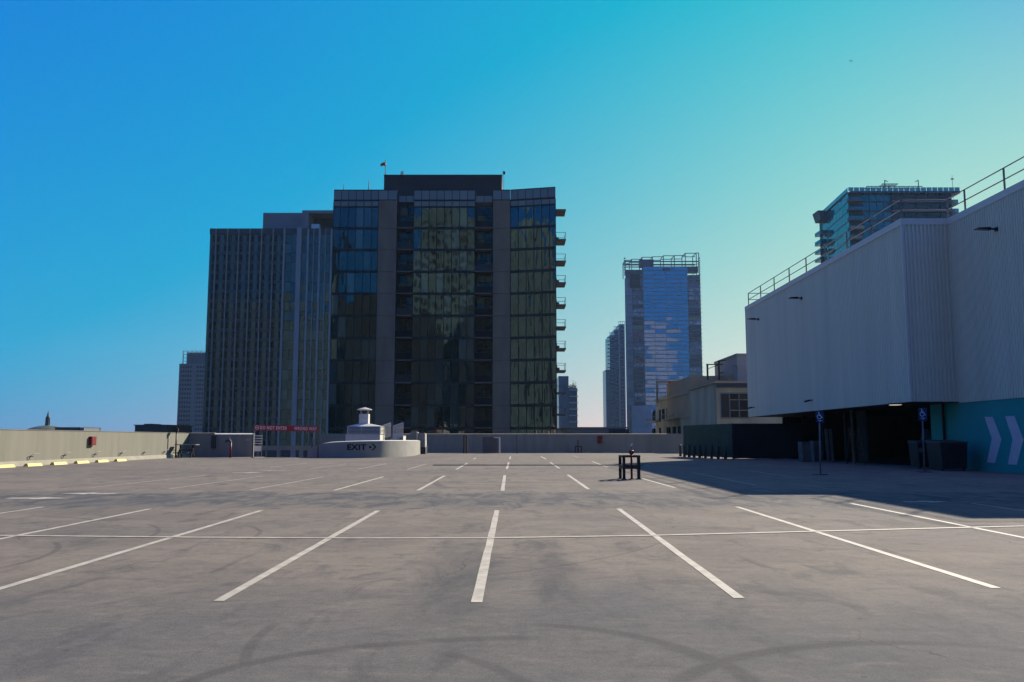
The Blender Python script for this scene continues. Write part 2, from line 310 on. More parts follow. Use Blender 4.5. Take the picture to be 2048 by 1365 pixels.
# ------------------------------------------------------------------ mesh helpers
ORG = {}
class MB:
    def __init__(s): s.v = []; s.f = []
    def add(s, vs, fs):
        o = len(s.v); s.v += [tuple(p) for p in vs]; s.f += [tuple(i + o for i in q) for q in fs]; return s
    def box(s, x0, x1, y0, y1, z0, z1):
        return s.add([(x, y, z) for z in (z0, z1) for y in (y0, y1) for x in (x0, x1)],
                     [(0, 2, 3, 1), (4, 5, 7, 6), (0, 1, 5, 4), (2, 6, 7, 3), (0, 4, 6, 2), (1, 3, 7, 5)])
    def quad(s, a, b, c, d): return s.add([a, b, c, d], [(0, 1, 2, 3)])
    def prism(s, poly, z0, z1):
        k = len(poly)
        return s.add([(x, y, z0) for x, y in poly] + [(x, y, z1) for x, y in poly],
                     [tuple(range(k))[::-1], tuple(range(k, 2 * k))] + [(i, (i + 1) % k, k + (i + 1) % k, k + i) for i in range(k)])
    def hull8(s, b, t):   # bottom quad, top quad
        return s.add(b + t, [(3, 2, 1, 0), (4, 5, 6, 7)] + [(i, (i + 1) % 4, 4 + (i + 1) % 4, 4 + i) for i in range(4)])
    def tube(s, p, q, r, k=8, r2=None):
        p, q = Vector(p), Vector(q); d = (q - p).normalized(); r2 = r if r2 is None else r2
        a = d.cross(Vector((0, 0, 1)) if abs(d.z) < .9 else Vector((1, 0, 0))).normalized(); b = d.cross(a)
        vs = [p + (a * cos(2 * pi * i / k) + b * sin(2 * pi * i / k)) * r for i in range(k)] + [q + (a * cos(2 * pi * i / k) + b * sin(2 * pi * i / k)) * r2 for i in range(k)]
        return s.add(vs, [(i, (i + 1) % k, k + (i + 1) % k, k + i) for i in range(k)] + [tuple(range(k))[::-1], tuple(range(k, 2 * k))])
    def path(s, pts, r, k=6):
        for a, b in zip(pts, pts[1:]): s.tube(a, b, r, k)
        return s
    def lathe(s, c, prof, k=24):   # prof: (radius, z)
        m = len(prof)
        vs = [(c[0] + r * cos(2 * pi * i / k), c[1] + r * sin(2 * pi * i / k), c[2] + z) for r, z in prof for i in range(k)]
        fs = [(j * k + i, j * k + (i + 1) % k, (j + 1) * k + (i + 1) % k, (j + 1) * k + i) for j in range(m - 1) for i in range(k)]
        return s.add(vs, fs + [tuple(range(k))[::-1], tuple(range((m - 1) * k, m * k))])
    def bar(s, p, q, w, h, up=(0, 0, 1)):
        p, q = Vector(p), Vector(q); d = (q - p).normalized(); u = Vector(up)
        a = d.cross(u)
        a = a.normalized() if a.length > 1e-4 else Vector((1, 0, 0)); b = a.cross(d).normalized()
        o = [a * (-w / 2) + b * (-h / 2), a * (w / 2) + b * (-h / 2), a * (w / 2) + b * (h / 2), a * (-w / 2) + b * (h / 2)]
        return s.hull8([p + k for k in o], [q + k for k in o])
    def mesh(s, name, m, o=(0, 0, 0), smooth=False):
        me = bpy.data.meshes.new(name); me.from_pydata([(x - o[0], y - o[1], z - o[2]) for x, y, z in s.v], [], s.f)
        if m: me.materials.append(M[m] if isinstance(m, str) else m)
        if smooth:
            for p in me.polygons: p.use_smooth = True
        me.update(); return me
    def build(s, name, m, parent=None, smooth=False, origin=None):
        o = ORG[parent.name] if parent else (origin or (0, 0, 0))
        ob = bpy.data.objects.new(name, s.mesh(name, m, o, smooth)); COL.objects.link(ob)
        if parent: ob.parent = parent
        else: ob.location = o
        ORG[ob.name] = o; return ob
def tag(o, label, cat, group=None):
    o['label'] = label; o['category'] = cat
    if group: o['group'] = group
    return o
def thing(name, loc, label, cat, group=None):
    o = bpy.data.objects.new(name, None); COL.objects.link(o); o.location = loc; o.empty_display_size = .2; ORG[o.name] = tuple(loc)
    return tag(o, label, cat, group)
def struct(o): o['kind'] = 'structure'; return o
def inst(name, me, parent, loc, rot=(0, 0, 0), sc=(1, 1, 1)):
    ob = bpy.data.objects.new(name, me); COL.objects.link(ob); ob.parent = parent; o = ORG[parent.name]
    ob.location = (loc[0] - o[0], loc[1] - o[1], loc[2] - o[2]); ob.rotation_euler = rot; ob.scale = sc; ORG[ob.name] = o
    return ob
_cache = {}
def unit(mn):
    """unit box centred on the origin (x and z), front face at y = 0"""
    if mn not in _cache: _cache[mn] = MB().box(-.5, .5, 0, 1, -.5, .5).mesh('panel_' + mn, mn)
    return _cache[mn]
def text_mesh(txt, size, depth, bold=0.0, spacing=1.0):
    cu = bpy.data.curves.new('lettering', 'FONT'); cu.body = txt; cu.size = size; cu.extrude = depth; cu.offset = bold; cu.space_character = spacing; cu.resolution_u = 3
    ob = bpy.data.objects.new('lettering', cu); COL.objects.link(ob); bpy.context.view_layer.update()
    me = bpy.data.meshes.new_from_object(ob.evaluated_get(bpy.context.evaluated_depsgraph_get()))
    bpy.data.objects.remove(ob); bpy.data.curves.remove(cu)
    xs = [v.co.x for v in me.vertices]; ys = [v.co.y for v in me.vertices]
    vs = [(v.co.x - min(xs), v.co.z, v.co.y - min(ys)) for v in me.vertices]; fs = [tuple(p.vertices) for p in me.polygons]
    bpy.data.meshes.remove(me); return vs, fs, max(xs) - min(xs), max(ys) - min(ys)
GROUND = -32.0
# ================================================================== SETTING
g = MB().box(-1480, 1480, -1480, 1480, GROUND - 1, GROUND).build('city_ground', 'city_ground'); struct(g)
XW, YFAR, YRET = -29.9, 105.5, 80.2
XGL, XGR = XX(505, 900, YRET), XX(640, 868, YFAR)     # ramp opening
deck = MB()
RX0, RX1, RY0 = XX(506, 912, 77.0), XX(690, 912, 77.0), 77.2
for x0, x1, y0, y1 in ((XW - .4, 46, -45, RY0), (RX1, 46, RY0, YFAR + .4), (XW - .4, RX0, RY0, YRET + .4)):
    deck.box(x0, x1, y0, y1, -.45, 0)
deck = struct(deck.build('parking_deck', 'deck'))
struct(MB().hull8([(RX0, RY0, -.6), (RX1, RY0, -.6), (RX1, 104, -4.2), (RX0, 104, -4.2)], [(RX0, RY0, -.05), (RX1, RY0, -.05), (RX1, 104, -3.7), (RX0, 104, -3.7)]).build('ramp', 'deck'))
struct(MB().box(XW - .2, 45.8, -44.8, RY0 - .1, GROUND, -.46).build('garage_storeys', 'parapet_lift'))
# ---- painted lines
def line(a, b, w=.11, m='line', name='parking_line', z=.004):
    (x0, y0), (x1, y1) = G(*a), G(*b); d = Vector((x1 - x0, y1 - y0, 0)); d.normalize(); q = Vector((-d.y, d.x, 0)) * w / 2
    if abs(d.y) > abs(d.x): pts = [(x0 - w / 2, y0), (x0 + w / 2, y0), (x1 + w / 2, y1), (x1 - w / 2, y1)]
    else: pts = [(x0 - q.x, y0 - q.y), (x1 - q.x, y1 - q.y), (x1 + q.x, y1 + q.y), (x0 + q.x, y0 + q.y)]
    k = 12; mb = MB(); rnd = random.Random(int(x0 * 100 + y0 * 31))
    L = [Vector((*pts[0], z)).lerp(Vector((*pts[3], z)), i / k) for i in range(k + 1)] if abs(d.y) > abs(d.x) else [Vector((*pts[0], z)).lerp(Vector((*pts[1], z)), i / k) for i in range(k + 1)]
    Rr = [Vector((*pts[1], z)).lerp(Vector((*pts[2], z)), i / k) for i in range(k + 1)] if abs(d.y) > abs(d.x) else [Vector((*pts[3], z)).lerp(Vector((*pts[2], z)), i / k) for i in range(k + 1)]
    for v in L + Rr: v.x += rnd.uniform(-.005, .005)
    for i in range(k): mb.quad(L[i], Rr[i], Rr[i + 1], L[i + 1])
    return mb.build(name, m, deck)
X1 = lambda px, py, dx: (px - dx, py)
line((-300, 1268), (523, 1021.5)); line((437, 1203), (756, 1022)); line((953, 1205.5), (994, 1021.5)); line((1478, 1197), (1237, 1018))
line((1992, 1177), (1473, 1014)); line((2300, 1126), (1702, 1007.5)); line((-260, 1131), (300, 1018.5)); line((-260, 1066), (86, 1014.5), .1); line((2200, 1044), (1944, 1007.5), .1, 'line_worn')
cross = [(-300, 1068), (0, 1072), (400, 1075.8), (700, 1077.3), (980, 1077), (1300, 1072), (1640, 1063.5), (1850, 1058), (2048, 1053), (2400, 1043)]
for a, b in zip(cross, cross[1:]): line(a, b, .13, 'line', 'cross_line', .008)
for a, b, m in (((1005, 982), (1009.5, 951), 'line'), ((1177, 979), (1135.5, 950), 'line'), ((836, 981.5), (889, 952), 'line'), ((668, 981.5), (767, 954), 'line'), ((500, 980.5), (648, 954), 'line_worn'),
                ((338, 978.5), (526, 952.5), 'line_worn'), ((179, 976), (413, 951), 'line_worn'), ((1350, 976), (1284, 957.5), 'line'), ((1512, 971), (1385, 945.5), 'line_worn'), ((1580, 954), (1500, 942), 'line_worn'),
                ((1013.5, 938.5), (1017.5, 925), 'line'), ((1119, 937.5), (1100, 925), 'line'), ((912.5, 939.5), (935, 926.5), 'line'), ((814, 939.5), (852, 928.5), 'line_worn'), ((1216, 935), (1184, 923.5), 'line'),
                ((715, 939), (772, 928), 'line_worn'), ((620, 938), (692, 928.5), 'line_worn'), ((540, 935.5), (614, 927), 'line_worn'), ((1019.5, 919), (1021, 913.5), 'line'), ((1092, 919), (1082, 913.5), 'line'), ((947, 919), (951.5, 916), 'line'),
                ((1300, 934), (1262, 926), 'line_worn'), ((1158, 916), (1146, 912), 'line_worn')):
    line(a, b, .12, m)
for a, b in (((800, 964), (1010, 966)), ((1010, 966), (1235, 963.5))): line(a, b, .10, 'line_yellow', 'cross_line', .008)
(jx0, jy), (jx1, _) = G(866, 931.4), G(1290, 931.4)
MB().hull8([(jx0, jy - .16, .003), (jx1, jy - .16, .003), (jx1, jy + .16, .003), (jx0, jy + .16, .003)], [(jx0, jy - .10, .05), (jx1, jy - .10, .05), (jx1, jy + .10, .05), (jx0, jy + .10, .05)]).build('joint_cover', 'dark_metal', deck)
line((640, 921.5), (960, 920), .12, 'line_worn', 'cross_line', .008)
def arrow(cx, cy, L, hw, direction, m='line', sh=.18):
    d = direction; x = cx - d * L / 2
    MB().add([(x, cy - sh, .005), (x + d * L * .45, cy - sh, .005), (x + d * L * .45, cy - hw, .005), (x + d * L, cy, .005), (x + d * L * .45, cy + hw, .005), (x + d * L * .45, cy + sh, .005), (x, cy + sh, .005)],
             [tuple(range(7)) if d > 0 else tuple(range(7))[::-1]]).build('lane_arrow', m, deck)
for (px, py, w, d, m) in ((78, 997, 122, 1, 'line'), (177, 987.5, 112, -1, 'line'), (496, 946, 60, 1, 'line'), (545, 941.5, 52, -1, 'line_worn'), (1852, 1004, 86, 1, 'line_worn')):
    x, y = G(px, py); arrow(x, y, w / F * y, .42 if y < 30 else .55, d, m, .17)
# ================================================================== PARAPETS
def wall_run(name, pts, h, t, label, m='parapet', cm='coping', ch=.10):
    """vertical wall along plan points (left side = inner face) with a sloped coping on top"""
    th = thing(name, (pts[0][0], pts[0][1], 0), label, 'wall')
    for (a, b) in zip(pts, pts[1:]):
        d = Vector((b[0] - a[0], b[1] - a[1], 0)).normalized(); nrm = Vector((-d.y, d.x, 0)) * t
        lo = [(a[0], a[1], 0), (b[0], b[1], 0), (b[0] + nrm.x, b[1] + nrm.y, 0), (a[0] + nrm.x, a[1] + nrm.y, 0)]
        MB().hull8(lo, [(x, y, h) for x, y, z in lo]).build('wall_face', m, th)
        if ch:
            i, o = -.03, t + .03; n1 = nrm / t
            c = [(a[0] + n1.x * i, a[1] + n1.y * i), (b[0] + n1.x * i, b[1] + n1.y * i), (b[0] + n1.x * o, b[1] + n1.y * o), (a[0] + n1.x * o, a[1] + n1.y * o)]
            MB().hull8([(x, y, h + .002) for x, y in c], [(c[0][0], c[0][1], h + .025), (c[1][0], c[1][1], h + .025), (c[2][0], c[2][1], h + ch), (c[3][0], c[3][1], h + ch)]).build('coping', cm, th)
    return th
HW = ZZ(868, YFAR)
HL = 1.6 + (ZZ(866, 76) - 1.6)
wall_run('parapet_wall', [(XW, -45), (XW, YRET)], 2.17, .4, 'long sunlit beige parapet wall along the left edge of the deck', 'parapet', 'parapet', .05)
wall_run('parapet_wall', [(XW, YRET), (XX(428, 900, YRET), YRET)], 2.17, .4, 'short shaded grey wall in the corner behind the picnic table', 'parapet_lift', 'parapet_lift', .05)
wall_run('parapet_wall', [(XX(428.5, 900, YRET), YRET - .05), (XGL, YRET - .05)], ZZ(869.5, YRET), .45, 'shaded grey wall with bright white coping behind the red standpipe', 'parapet_lift', 'white_paint', .12)
wall_run('parapet_wall', [(XGR, YFAR), (44, YFAR)], HW - .05, .4, 'long shaded grey parapet wall at the far end of the deck', 'parapet_lift', 'parapet_lift', .06)
# base kerb along the left wall
tag(MB().hull8([(XW + .01, -45, 0), (XW + .30, -45, 0), (XW + .30, YRET - .1, 0), (XW + .01, YRET - .1, 0)], [(XW + .01, -45, .30), (XW + .08, -45, .30), (XW + .08, YRET - .1, .30), (XW + .01, YRET - .1, .30)]).build('base_curb', 'parapet_lift', None, False, (XW, 20, 0)),
    'low sloped grey curb along the foot of the sunlit left wall', 'curb')
# wheel stops
def wheel_stop(p, q, m, label, group, w=.17, h=.13):
    d = Vector((q[0] - p[0], q[1] - p[1], 0)).normalized(); a = Vector((-d.y, d.x, 0)) * w; t = a * .45
    p, q = Vector((p[0], p[1], .0)), Vector((q[0], q[1], .0)); u = Vector((0, 0, h)); ins = d * .06
    o = MB().hull8([p - a, q - a, q + a, p + a], [p - t + u + ins, q - t + u - ins, q + t + u - ins, p + t + u + ins]).build('wheel_stop', m, None, False, tuple((p + q) / 2))
    return tag(o, label, 'wheel stop', group)
ordn = ['nearest', 'second nearest', 'third nearest', 'fourth nearest', 'fifth nearest', 'farthest']
for k, (a, b) in enumerate((((-6, 935.6), (26, 933)), ((51, 932.4), (81, 929.8)), ((104, 928.9), (131, 926.7)), ((151, 926.2), (175, 924.4)), ((193, 923.9), (214, 922.2)), ((231, 922.0), (250, 920.4)))):
    xm = XW + .95; y0 = PX(a[0], a[1], xm)[0]; y1 = PX(b[0], b[1], xm)[0]
    wheel_stop((xm, y0), (xm, y1), 'yellow', f'bright yellow wheel stop along the sunlit left wall, {ordn[k]} of six', 'yellow wheel stops along the left wall', .16, .17)
farl = ['first from the left', 'second from the left', 'third from the left', 'fourth from the left', 'fifth from the left', 'rightmost']
for k, (a, b) in enumerate(((1109, 1131), (1159, 1182), (1206, 1229), (1256, 1279), (1305, 1328), (1350, 1372))):
    wheel_stop((XX(a, 904, 104.6), 104.6), (XX(b, 904, 104.6), 104.6), 'dull_yellow', f'dull yellow wheel stop at the foot of the far wall, {farl[k]}', 'wheel stops along the far wall', .16, .15)
# bent pipes at the wall foot
for k, px in enumerate((62, 129, 190, 242, 288, 328)):
    Y = PX(px, 918, XW + .05)[0]
    y = Y; x = XW + .04
    o = MB().path([(x, y - .25, .34), (x + .10, y - .18, .62), (x + .14, y + .05, .70), (x + .14, y + .6, .72)], .022).build('bent_pipe', 'dark_metal', None, False, (x, y, .3))
    tag(o, f'small bent grey pipe at the foot of the sunlit left wall, {ordn[k]} of six', 'pipe', 'bent pipes along the left wall')
# red cabinets
Y0 = PX(182, 884, XW)[0]; h0 = 1.6 + (ZZ(893, Y0) - 1.6)
t = thing('extinguisher_cabinet', (XW, Y0, 1.0), 'small red extinguisher cabinet on the sunlit left wall', 'cabinet')
z1, z0 = ZZ(873.5, Y0), ZZ(891, Y0)
MB().box(XW + .002, XW + .22, Y0 - .33, Y0 + .33, z0, z1).build('box', 'red', t); MB().box(XW + .222, XW + .235, Y0 - .27, Y0 + .27, z0 + .06, z1 - .06).build('door', 'red', t)
x0, x1 = XX(1195.5, 880, YFAR), XX(1204, 880, YFAR); z1, z0 = ZZ(872, YFAR), ZZ(887, YFAR)
t = thing('extinguisher_cabinet', ((x0 + x1) / 2, YFAR, z0), 'small red extinguisher cabinet on the shaded far wall', 'cabinet')
MB().box(x0, x1, YFAR - .22, YFAR - .002, z0, z1).build('box', 'red', t); MB().box(x0 + .05, x1 - .05, YFAR - .235, YFAR - .222, z0 + .06, z1 - .06).build('door', 'red', t)
x0, x1 = XX(425, 880, YRET), XX(432.5, 880, YRET)
tag(MB().box(x0, x1, YRET - .35, YRET - .06, ZZ(897, YRET), ZZ(871, YRET)).box(x0 + .05, x1 - .05, YRET - .37, YRET - .35, ZZ(896, YRET), ZZ(880, YRET)).build('electrical_box', 'dark_metal', None, False, (x0, YRET - .3, .9)),
    'dark upright box on the shaded wall left of the red standpipe', 'box')
# wall lettering
vs, fs, w, h = text_mesh('LEX', 1, .01)
xa, xb = XX(491, 879, YRET - .1), XX(500.5, 879, YRET - .1); s = (xb - xa) / w; za = ZZ(881.5, YRET - .1)
lo = MB().add([(xa + x * s, YRET - .064 - y * .3, za + z * s * .9) for x, y, z in vs], fs).build('wall_lettering', 'coping', None, False, (xa, YRET - .06, za))
tag(lo, 'small pale lettering on the shaded wall beside the ramp opening', 'lettering')
# ------------------------------------------------------------------ standpipe at the left
def standpipe(px, pyb, pytop, label, guard=False):
    x, y = G(px, pyb); zt = ZZ(pytop, y)
    t = thing('standpipe', (x, y, 0), label, 'standpipe')
    MB().tube((x, y, 0), (x, y, zt), .085, 10).tube((x, y, 0), (x, y, .03), .16, 10).build('pipe', 'red', t, True)
    return t, x, y, zt
t, x, y, zt = standpipe(460.5, 915.6, 884, 'red standpipe with valve head in front of the shaded left wall')
MB().tube((x + .02, y, zt), (x - .22, y, zt + .16), .10, 10).tube((x - .42, y, zt + .1), (x - .05, y, zt + .12), .10, 10).tube((x - .42, y, zt - .12), (x - .42, y, zt + .16), .07, 8).build('valve', 'dark_metal', t, True)
MB().tube((x - .2, y, zt + .16), (x - .2, y, zt + .34), .03, 6).tube((x - .2, y, zt + .33), (x - .2, y, zt + .37), .12, 10).build('hand_wheel', 'grey_metal', t, True)
YB = YFAR - .7; x = XX(1156, 890, YB)
t = thing('standpipe', (x, YB, 0), 'thin dark red standpipe inside a low black guard at the far wall', 'standpipe')
MB().tube((x, YB, 0), (x, YB, ZZ(880.5, YB)), .075, 8).build('pipe', 'red', t, True)
gd = MB()
for sx in (-.36, .36): gd.box(x + sx - .05, x + sx + .05, YB - .45, YB - .35, 0, .8)
gd.box(x - .31, x + .31, YB - .44, YB - .36, .70, .80).build('guard_frame', 'black_metal', t)
# ------------------------------------------------------------------ picnic table corner
YT = 76.6
xa, xb = XX(353, 890, YT), XX(395, 890, YT); zt = ZZ(889, YT)
t = thing('picnic_table', ((xa + xb) / 2, YT, 0), 'pale topped picnic table with dark legs by the corner of the left wall', 'table')
for k in range(4): MB().box(xa, xb, YT - .45 + k * .24, YT - .45 + k * .24 + .22, zt - .07, zt).build('plank', 'pale_wood', t)
for xx in (xa + .35, xb - .42):
    MB().bar((xx, YT - .38, 0), (xx, YT + .1, zt - .07), .1, .09, (1, 0, 0)).build('leg', 'black_metal', t); MB().bar((xx, YT + .42, 0), (xx, YT - .06, zt - .07), .1, .09, (1, 0, 0)).build('leg', 'black_metal', t)
MB().box(xa + .25, xb - .3, YT - .05, YT + .05, .62, .72).build('cross_bar', 'black_metal', t)
MB().box(xa + .1, xb - .6, YT + .55, YT + .85, .42, .47).build('bench', 'brown_wood', t)
MB().box(xa + .02, xb - .5, YT - .85, YT - .6, .42, .47).build('bench', 'brown_wood', t)
x = XX(352, 890, YT - .7); zt = ZZ(864, YT - .7)
t = thing('sign_post', (x, YT - .7, 0), 'tall black post with a square box head beside the picnic table', 'post')
MB().tube((x, YT - .7, 0), (x, YT - .7, zt), .065, 8).build('post', 'black_metal', t, True)
MB().box(x - .24, x + .16, YT - .8, YT - .6, zt - .02, ZZ(857, YT - .7)).box(x - .06, x + .04, YT - .75, YT - .65, ZZ(857, YT - .7), ZZ(855.5, YT - .7)).build('head', 'black_metal', t)
x2 = XX(337, 890, YT - .7)
t = thing('rail_post', (x2, YT - .7, 0), 'thin grey post with one low rail left of the picnic table', 'post')
MB().tube((x2, YT - .7, 0), (x2, YT - .7, ZZ(874, YT)), .04, 8).build('post', 'dark_metal', t, True); MB().tube((x2, YT - .7, ZZ(900.5, YT)), (x - .07, YT - .7, ZZ(900.5, YT)), .03, 6).build('rail', 'dark_metal', t)
# ------------------------------------------------------------------ DO NOT ENTER gantry
YS = 76.3
xa, xb = XX(506, 880, YS), XX(636.5, 880, YS)
t = thing('clearance_sign', ((xa + xb) / 2, YS, 0), 'red DO NOT ENTER WRONG WAY bar hung between two dark posts over the ramp', 'sign')
zl0, zl1, zr0, zr1 = ZZ(861, YS), ZZ(850, YS), ZZ(864, YS), ZZ(853, YS)
for xx, zz in ((xa, zl1), (xb, zr1)): MB().tube((xx, YS + .03, 0), (xx, YS + .03, zz + .08), .055, 8).box(xx - .14, xx + .14, YS - .1, YS + .16, 0, .03).build('post', 'dark_metal', t)
sb = MB().hull8([(xa + .07, YS - .04, zl0), (xb - .07, YS - .04, zr0), (xb - .07, YS + .04, zr0), (xa + .07, YS + .04, zl0)], [(xa + .07, YS - .04, zl1), (xb - .07, YS - .04, zr1), (xb - .07, YS + .04, zr1), (xa + .07, YS + .04, zl1)]).build('sign_board', 'sign_red', t)
def on_board(txt, pa, pb):
    vs, fs, w, h = text_mesh(txt, 1, .004, .012, 1.12); ua, ub = XX(pa, 857, YS), XX(pb, 857, YS); s = (ub - ua) / w
    hh = .30 / h
    out = []
    for x, y, z in vs:
        X = ua + x * s; k = (X - xa) / (xb - xa); base = zl0 + (zr0 - zl0) * k
        out.append((X, YS - .046 - y, base + .10 + z * hh))
    MB().add(out, fs).build('lettering', 'sign_text', sb)
on_board('DO NOT ENTER', 520.5, 574); on_board('WRONG WAY', 588.5, 634)
cx, cz = XX(514.3, 856, YS), zl0 + .24; ring = MB(); N = 28
for i in range(N):
    a, b = 2 * pi * i / N, 2 * pi * (i + 1) / N
    ring.quad((cx + .13 * cos(a), YS - .047, cz + .15 * sin(a)), (cx + .17 * cos(a), YS - .047, cz + .19 * sin(a)), (cx + .17 * cos(b), YS - .047, cz + .19 * sin(b)), (cx + .13 * cos(b), YS - .047, cz + .15 * sin(b)))
ring.box(cx - .1, cx + .1, YS - .05, YS - .045, cz - .025, cz + .025).build('no_entry_symbol', 'sign_text', sb)
for px in (603,): MB().box(XX(px, 865, YS) - .07, XX(px, 865, YS) + .07, YS - .05, YS + .05, ZZ(866.5, YS), ZZ(863.5, YS)).build('bracket', 'dark_metal', t)
# traffic signal hanging by the right post
x = XX(624, 880, 80); t = thing('traffic_signal', (x, 80, 0), 'small dark signal head on a pole behind the right sign post', 'signal')
MB().box(x - .14, x + .14, 79.9, 80.1, ZZ(876, 80), ZZ(867, 80)).build('signal_head', 'black_metal', t); MB().tube((x, 80, -.5), (x, 80, ZZ(876, 80)), .06, 8).build('pole', 'dark_metal', t)
# white slatted board in the opening
YL = 82.0; xa, xb = XX(507, 880, YL), XX(524, 880, YL)
t = thing('slatted_sign', ((xa + xb) / 2, YL, 0), 'white slatted panel above a white board at the left of the ramp opening', 'sign')
for py in (872, 877.3, 882.4, 887.5): MB().box(xa, xb, YL - .02, YL + .02, ZZ(py + .9, YL), ZZ(py - .6, YL)).build('slat', 'white_thing', t)
MB().box(xa - .04, xb - .05, YL - .03, YL + .03, ZZ(903, YL), ZZ(892, YL)).build('board', 'white_thing', t)
for xx in (xa + .03, xb - .03): MB().box(xx - .025, xx + .025, YL + .031, YL + .08, -1.2, ZZ(871, YL)).build('post', 'grey_metal', t)
# guard beam across the ramp
YG = 98.0; xa, xb = XX(506, 890, YG), XX(640, 890, YG)
t = thing('ramp_barrier', ((xa + xb) / 2, YG, -3), 'low grey concrete barrier across the far side of the ramp opening', 'barrier')
MB().box(xa - 1, xb + 1.5, YG, YG + .3, ZZ(901, YG), ZZ(892, YG)).build('beam', 'parapet_lift', t)
for k in range(4): MB().box(xa + .4 + k * 2.4, xa + .7 + k * 2.4, YG + .02, YG + .28, -3.2, ZZ(901, YG) - .002).build('post', 'parapet_lift', t)
# ------------------------------------------------------------------ round EXIT wall
def crom(pts, k=10):
    o = []
    for i in range(len(pts) - 1):
        p0, p1, p2, p3 = pts[max(i - 1, 0)], pts[i], pts[i + 1], pts[min(i + 2, len(pts) - 1)]
        for j in range(k):
            u = j / k
            o.append(tuple(.5 * (2 * b + (c - a) * u + (2 * a - 5 * b + 4 * c - d) * u * u + (3 * b - a - 3 * c + d) * u**3) for a, b, c, d in zip(p0, p1, p2, p3)))
    return o + [pts[-1]]
ctrl = []
for px, y, pt in ((616, 78.6, 901), (626, 77.7, 894.5), (640, 76.9, 889.5), (660, 76.3, 885.6), (700, 75.8, 883.6), (740, 76.2, 882.6), (775, 77.9, 882.2), (806, 81.0, 882.0), (824, 84.6, 882.0), (834, 89.0, 882.0), (836.5, 93.5, 882.0)):
    ctrl.append((XX(px, 900, y), y, max(.3, ZZ(pt, y))))
CP = crom(ctrl, 8)
CP.append((CP[-1][0] + .3, 99.5, CP[-1][2]))
t = thing('exit_wall', (-14, 78, 0), 'low curved white wall painted EXIT with an arrow at the ramp', 'wall')
outer, N = MB(), len(CP); nrm = []
for i in range(N):
    a, b = CP[max(i - 1, 0)], CP[min(i + 1, N - 1)]; d = Vector((b[0] - a[0], b[1] - a[1], 0)).normalized(); nrm.append(Vector((-d.y, d.x, 0)))
T = .28
vs = []
for i, (x, y, z) in enumerate(CP):
    n_ = nrm[i] * T; vs += [(x, y, 0), (x, y, z), (x + n_.x, y + n_.y, z + .06), (x + n_.x, y + n_.y, 0)]
fs = []
for i in range(N - 1):
    o = 4 * i
    fs += [(o, o + 4, o + 5, o + 1), (o + 2, o + 6, o + 7, o + 3)]
fs += [(0, 1, 2, 3), tuple(4 * (N - 1) + k for k in (3, 2, 1, 0))]
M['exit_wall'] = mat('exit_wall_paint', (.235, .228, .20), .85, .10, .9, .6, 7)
ew = outer.add(vs, fs).build('wall_face', 'exit_wall', t, True)
MB().add(vs, [(4 * i + 1, 4 * i + 5, 4 * i + 6, 4 * i + 2) for i in range(N - 1)]).build('wall_top', 'white_paint', t)
def wall_y(x):
    best = None
    for a, b in zip(CP, CP[1:]):
        if a[0] <= x <= b[0]: return a[1] + (b[1] - a[1]) * (x - a[0]) / (b[0] - a[0] + 1e-9)
    return CP[0][1]
M['exit_text'] = mat('exit_lettering', (.012, .013, .016), .7, .2, 4)
def on_wall(vs, fs, xa, s, za, sz, name):
    MB().add([(xa + x * s, wall_y(xa + x * s) - .03 - y, za + z * sz) for x, y, z in vs], fs).build(name, 'exit_text', ew)
vs, fs, w, h = text_mesh('EXIT', 1, .006, .035, 1.08)
xa, xb = XX(693.5, 895, 75.6), XX(731.5, 895, 75.6); za, zb = ZZ(900.5, 75.4), ZZ(889, 75.4)
on_wall(vs, fs, xa, (xb - xa) / w, za, (zb - za) / h, 'lettering')
ax, ay = XX(742, 895, 76), XX(751, 895, 76); zm = (za + zb) / 2; hh = (zb - za) * .62
A = []
pl = [(0, .5), (.32, .5), (1, 0), (.32, -.5), (0, -.5), (.60, 0)]
on_wall([(px, 0, pz) for px, pz in pl], [(5, 1, 0), (5, 2, 1), (5, 3, 2), (5, 4, 3)], ax, ay - ax, zm, (zb - za) * 1.2, 'arrow_symbol')
dv = [(.5 + .5 * cos(2 * pi * i / 12), 0, .5 * sin(2 * pi * i / 12)) for i in range(12)]
on_wall(dv, [tuple(range(12))], XX(737.6, 895, 76), .20, zm, .22, 'arrow_dot')
# ------------------------------------------------------------------ vent stack behind the exit wall
YV = 84.0
xa, xb = XX(691, 875, YV), XX(760, 875, YV); D = 3.0
t = thing('vent_tower', ((xa + xb) / 2, YV + 1.5, -3), 'white rooftop vent with louvred tier, short stack and pointed cap', 'vent')
MB().box(xa, xb, YV, YV + D, -3, ZZ(868.5, YV)).build('base', 'white_paint', t)
la, lb = XX(694, 860, YV) - .02, XX(762, 860, YV); zb0, zt0 = ZZ(868.3, YV), ZZ(853.5, YV)
MB().box(la + .18, lb - .18, YV + .15, YV + D - .15, zb0, zt0 - .02).build('louvre_core', 'dark_metal', t)
nl = 6
for k in range(nl):
    z = zb0 + .05 + (zt0 - zb0 - .08) * k / (nl - 1)
    MB().hull8([(la, YV - .08, z - .045), (lb, YV - .08, z - .045), (lb, YV + D + .05, z - .045), (la, YV + D + .05, z - .045)], [(la + .12, YV + .05, z + .035), (lb - .12, YV + .05, z + .035), (lb - .12, YV + D - .08, z + .035), (la + .12, YV + D - .08, z + .035)]).build('louvre_blade', 'white_paint', t)
for xx in (la + .06, (la + lb) / 2 - .25, lb - .1): MB().box(xx, xx + .05, YV - .10, YV - .082, zb0, zt0).build('louvre_mullion', 'white_paint', t)
sx0, sx1 = XX(719, 840, YV + 1.4), XX(737.5, 840, YV + 1.4); zr = ZZ(847.5, YV + 1)
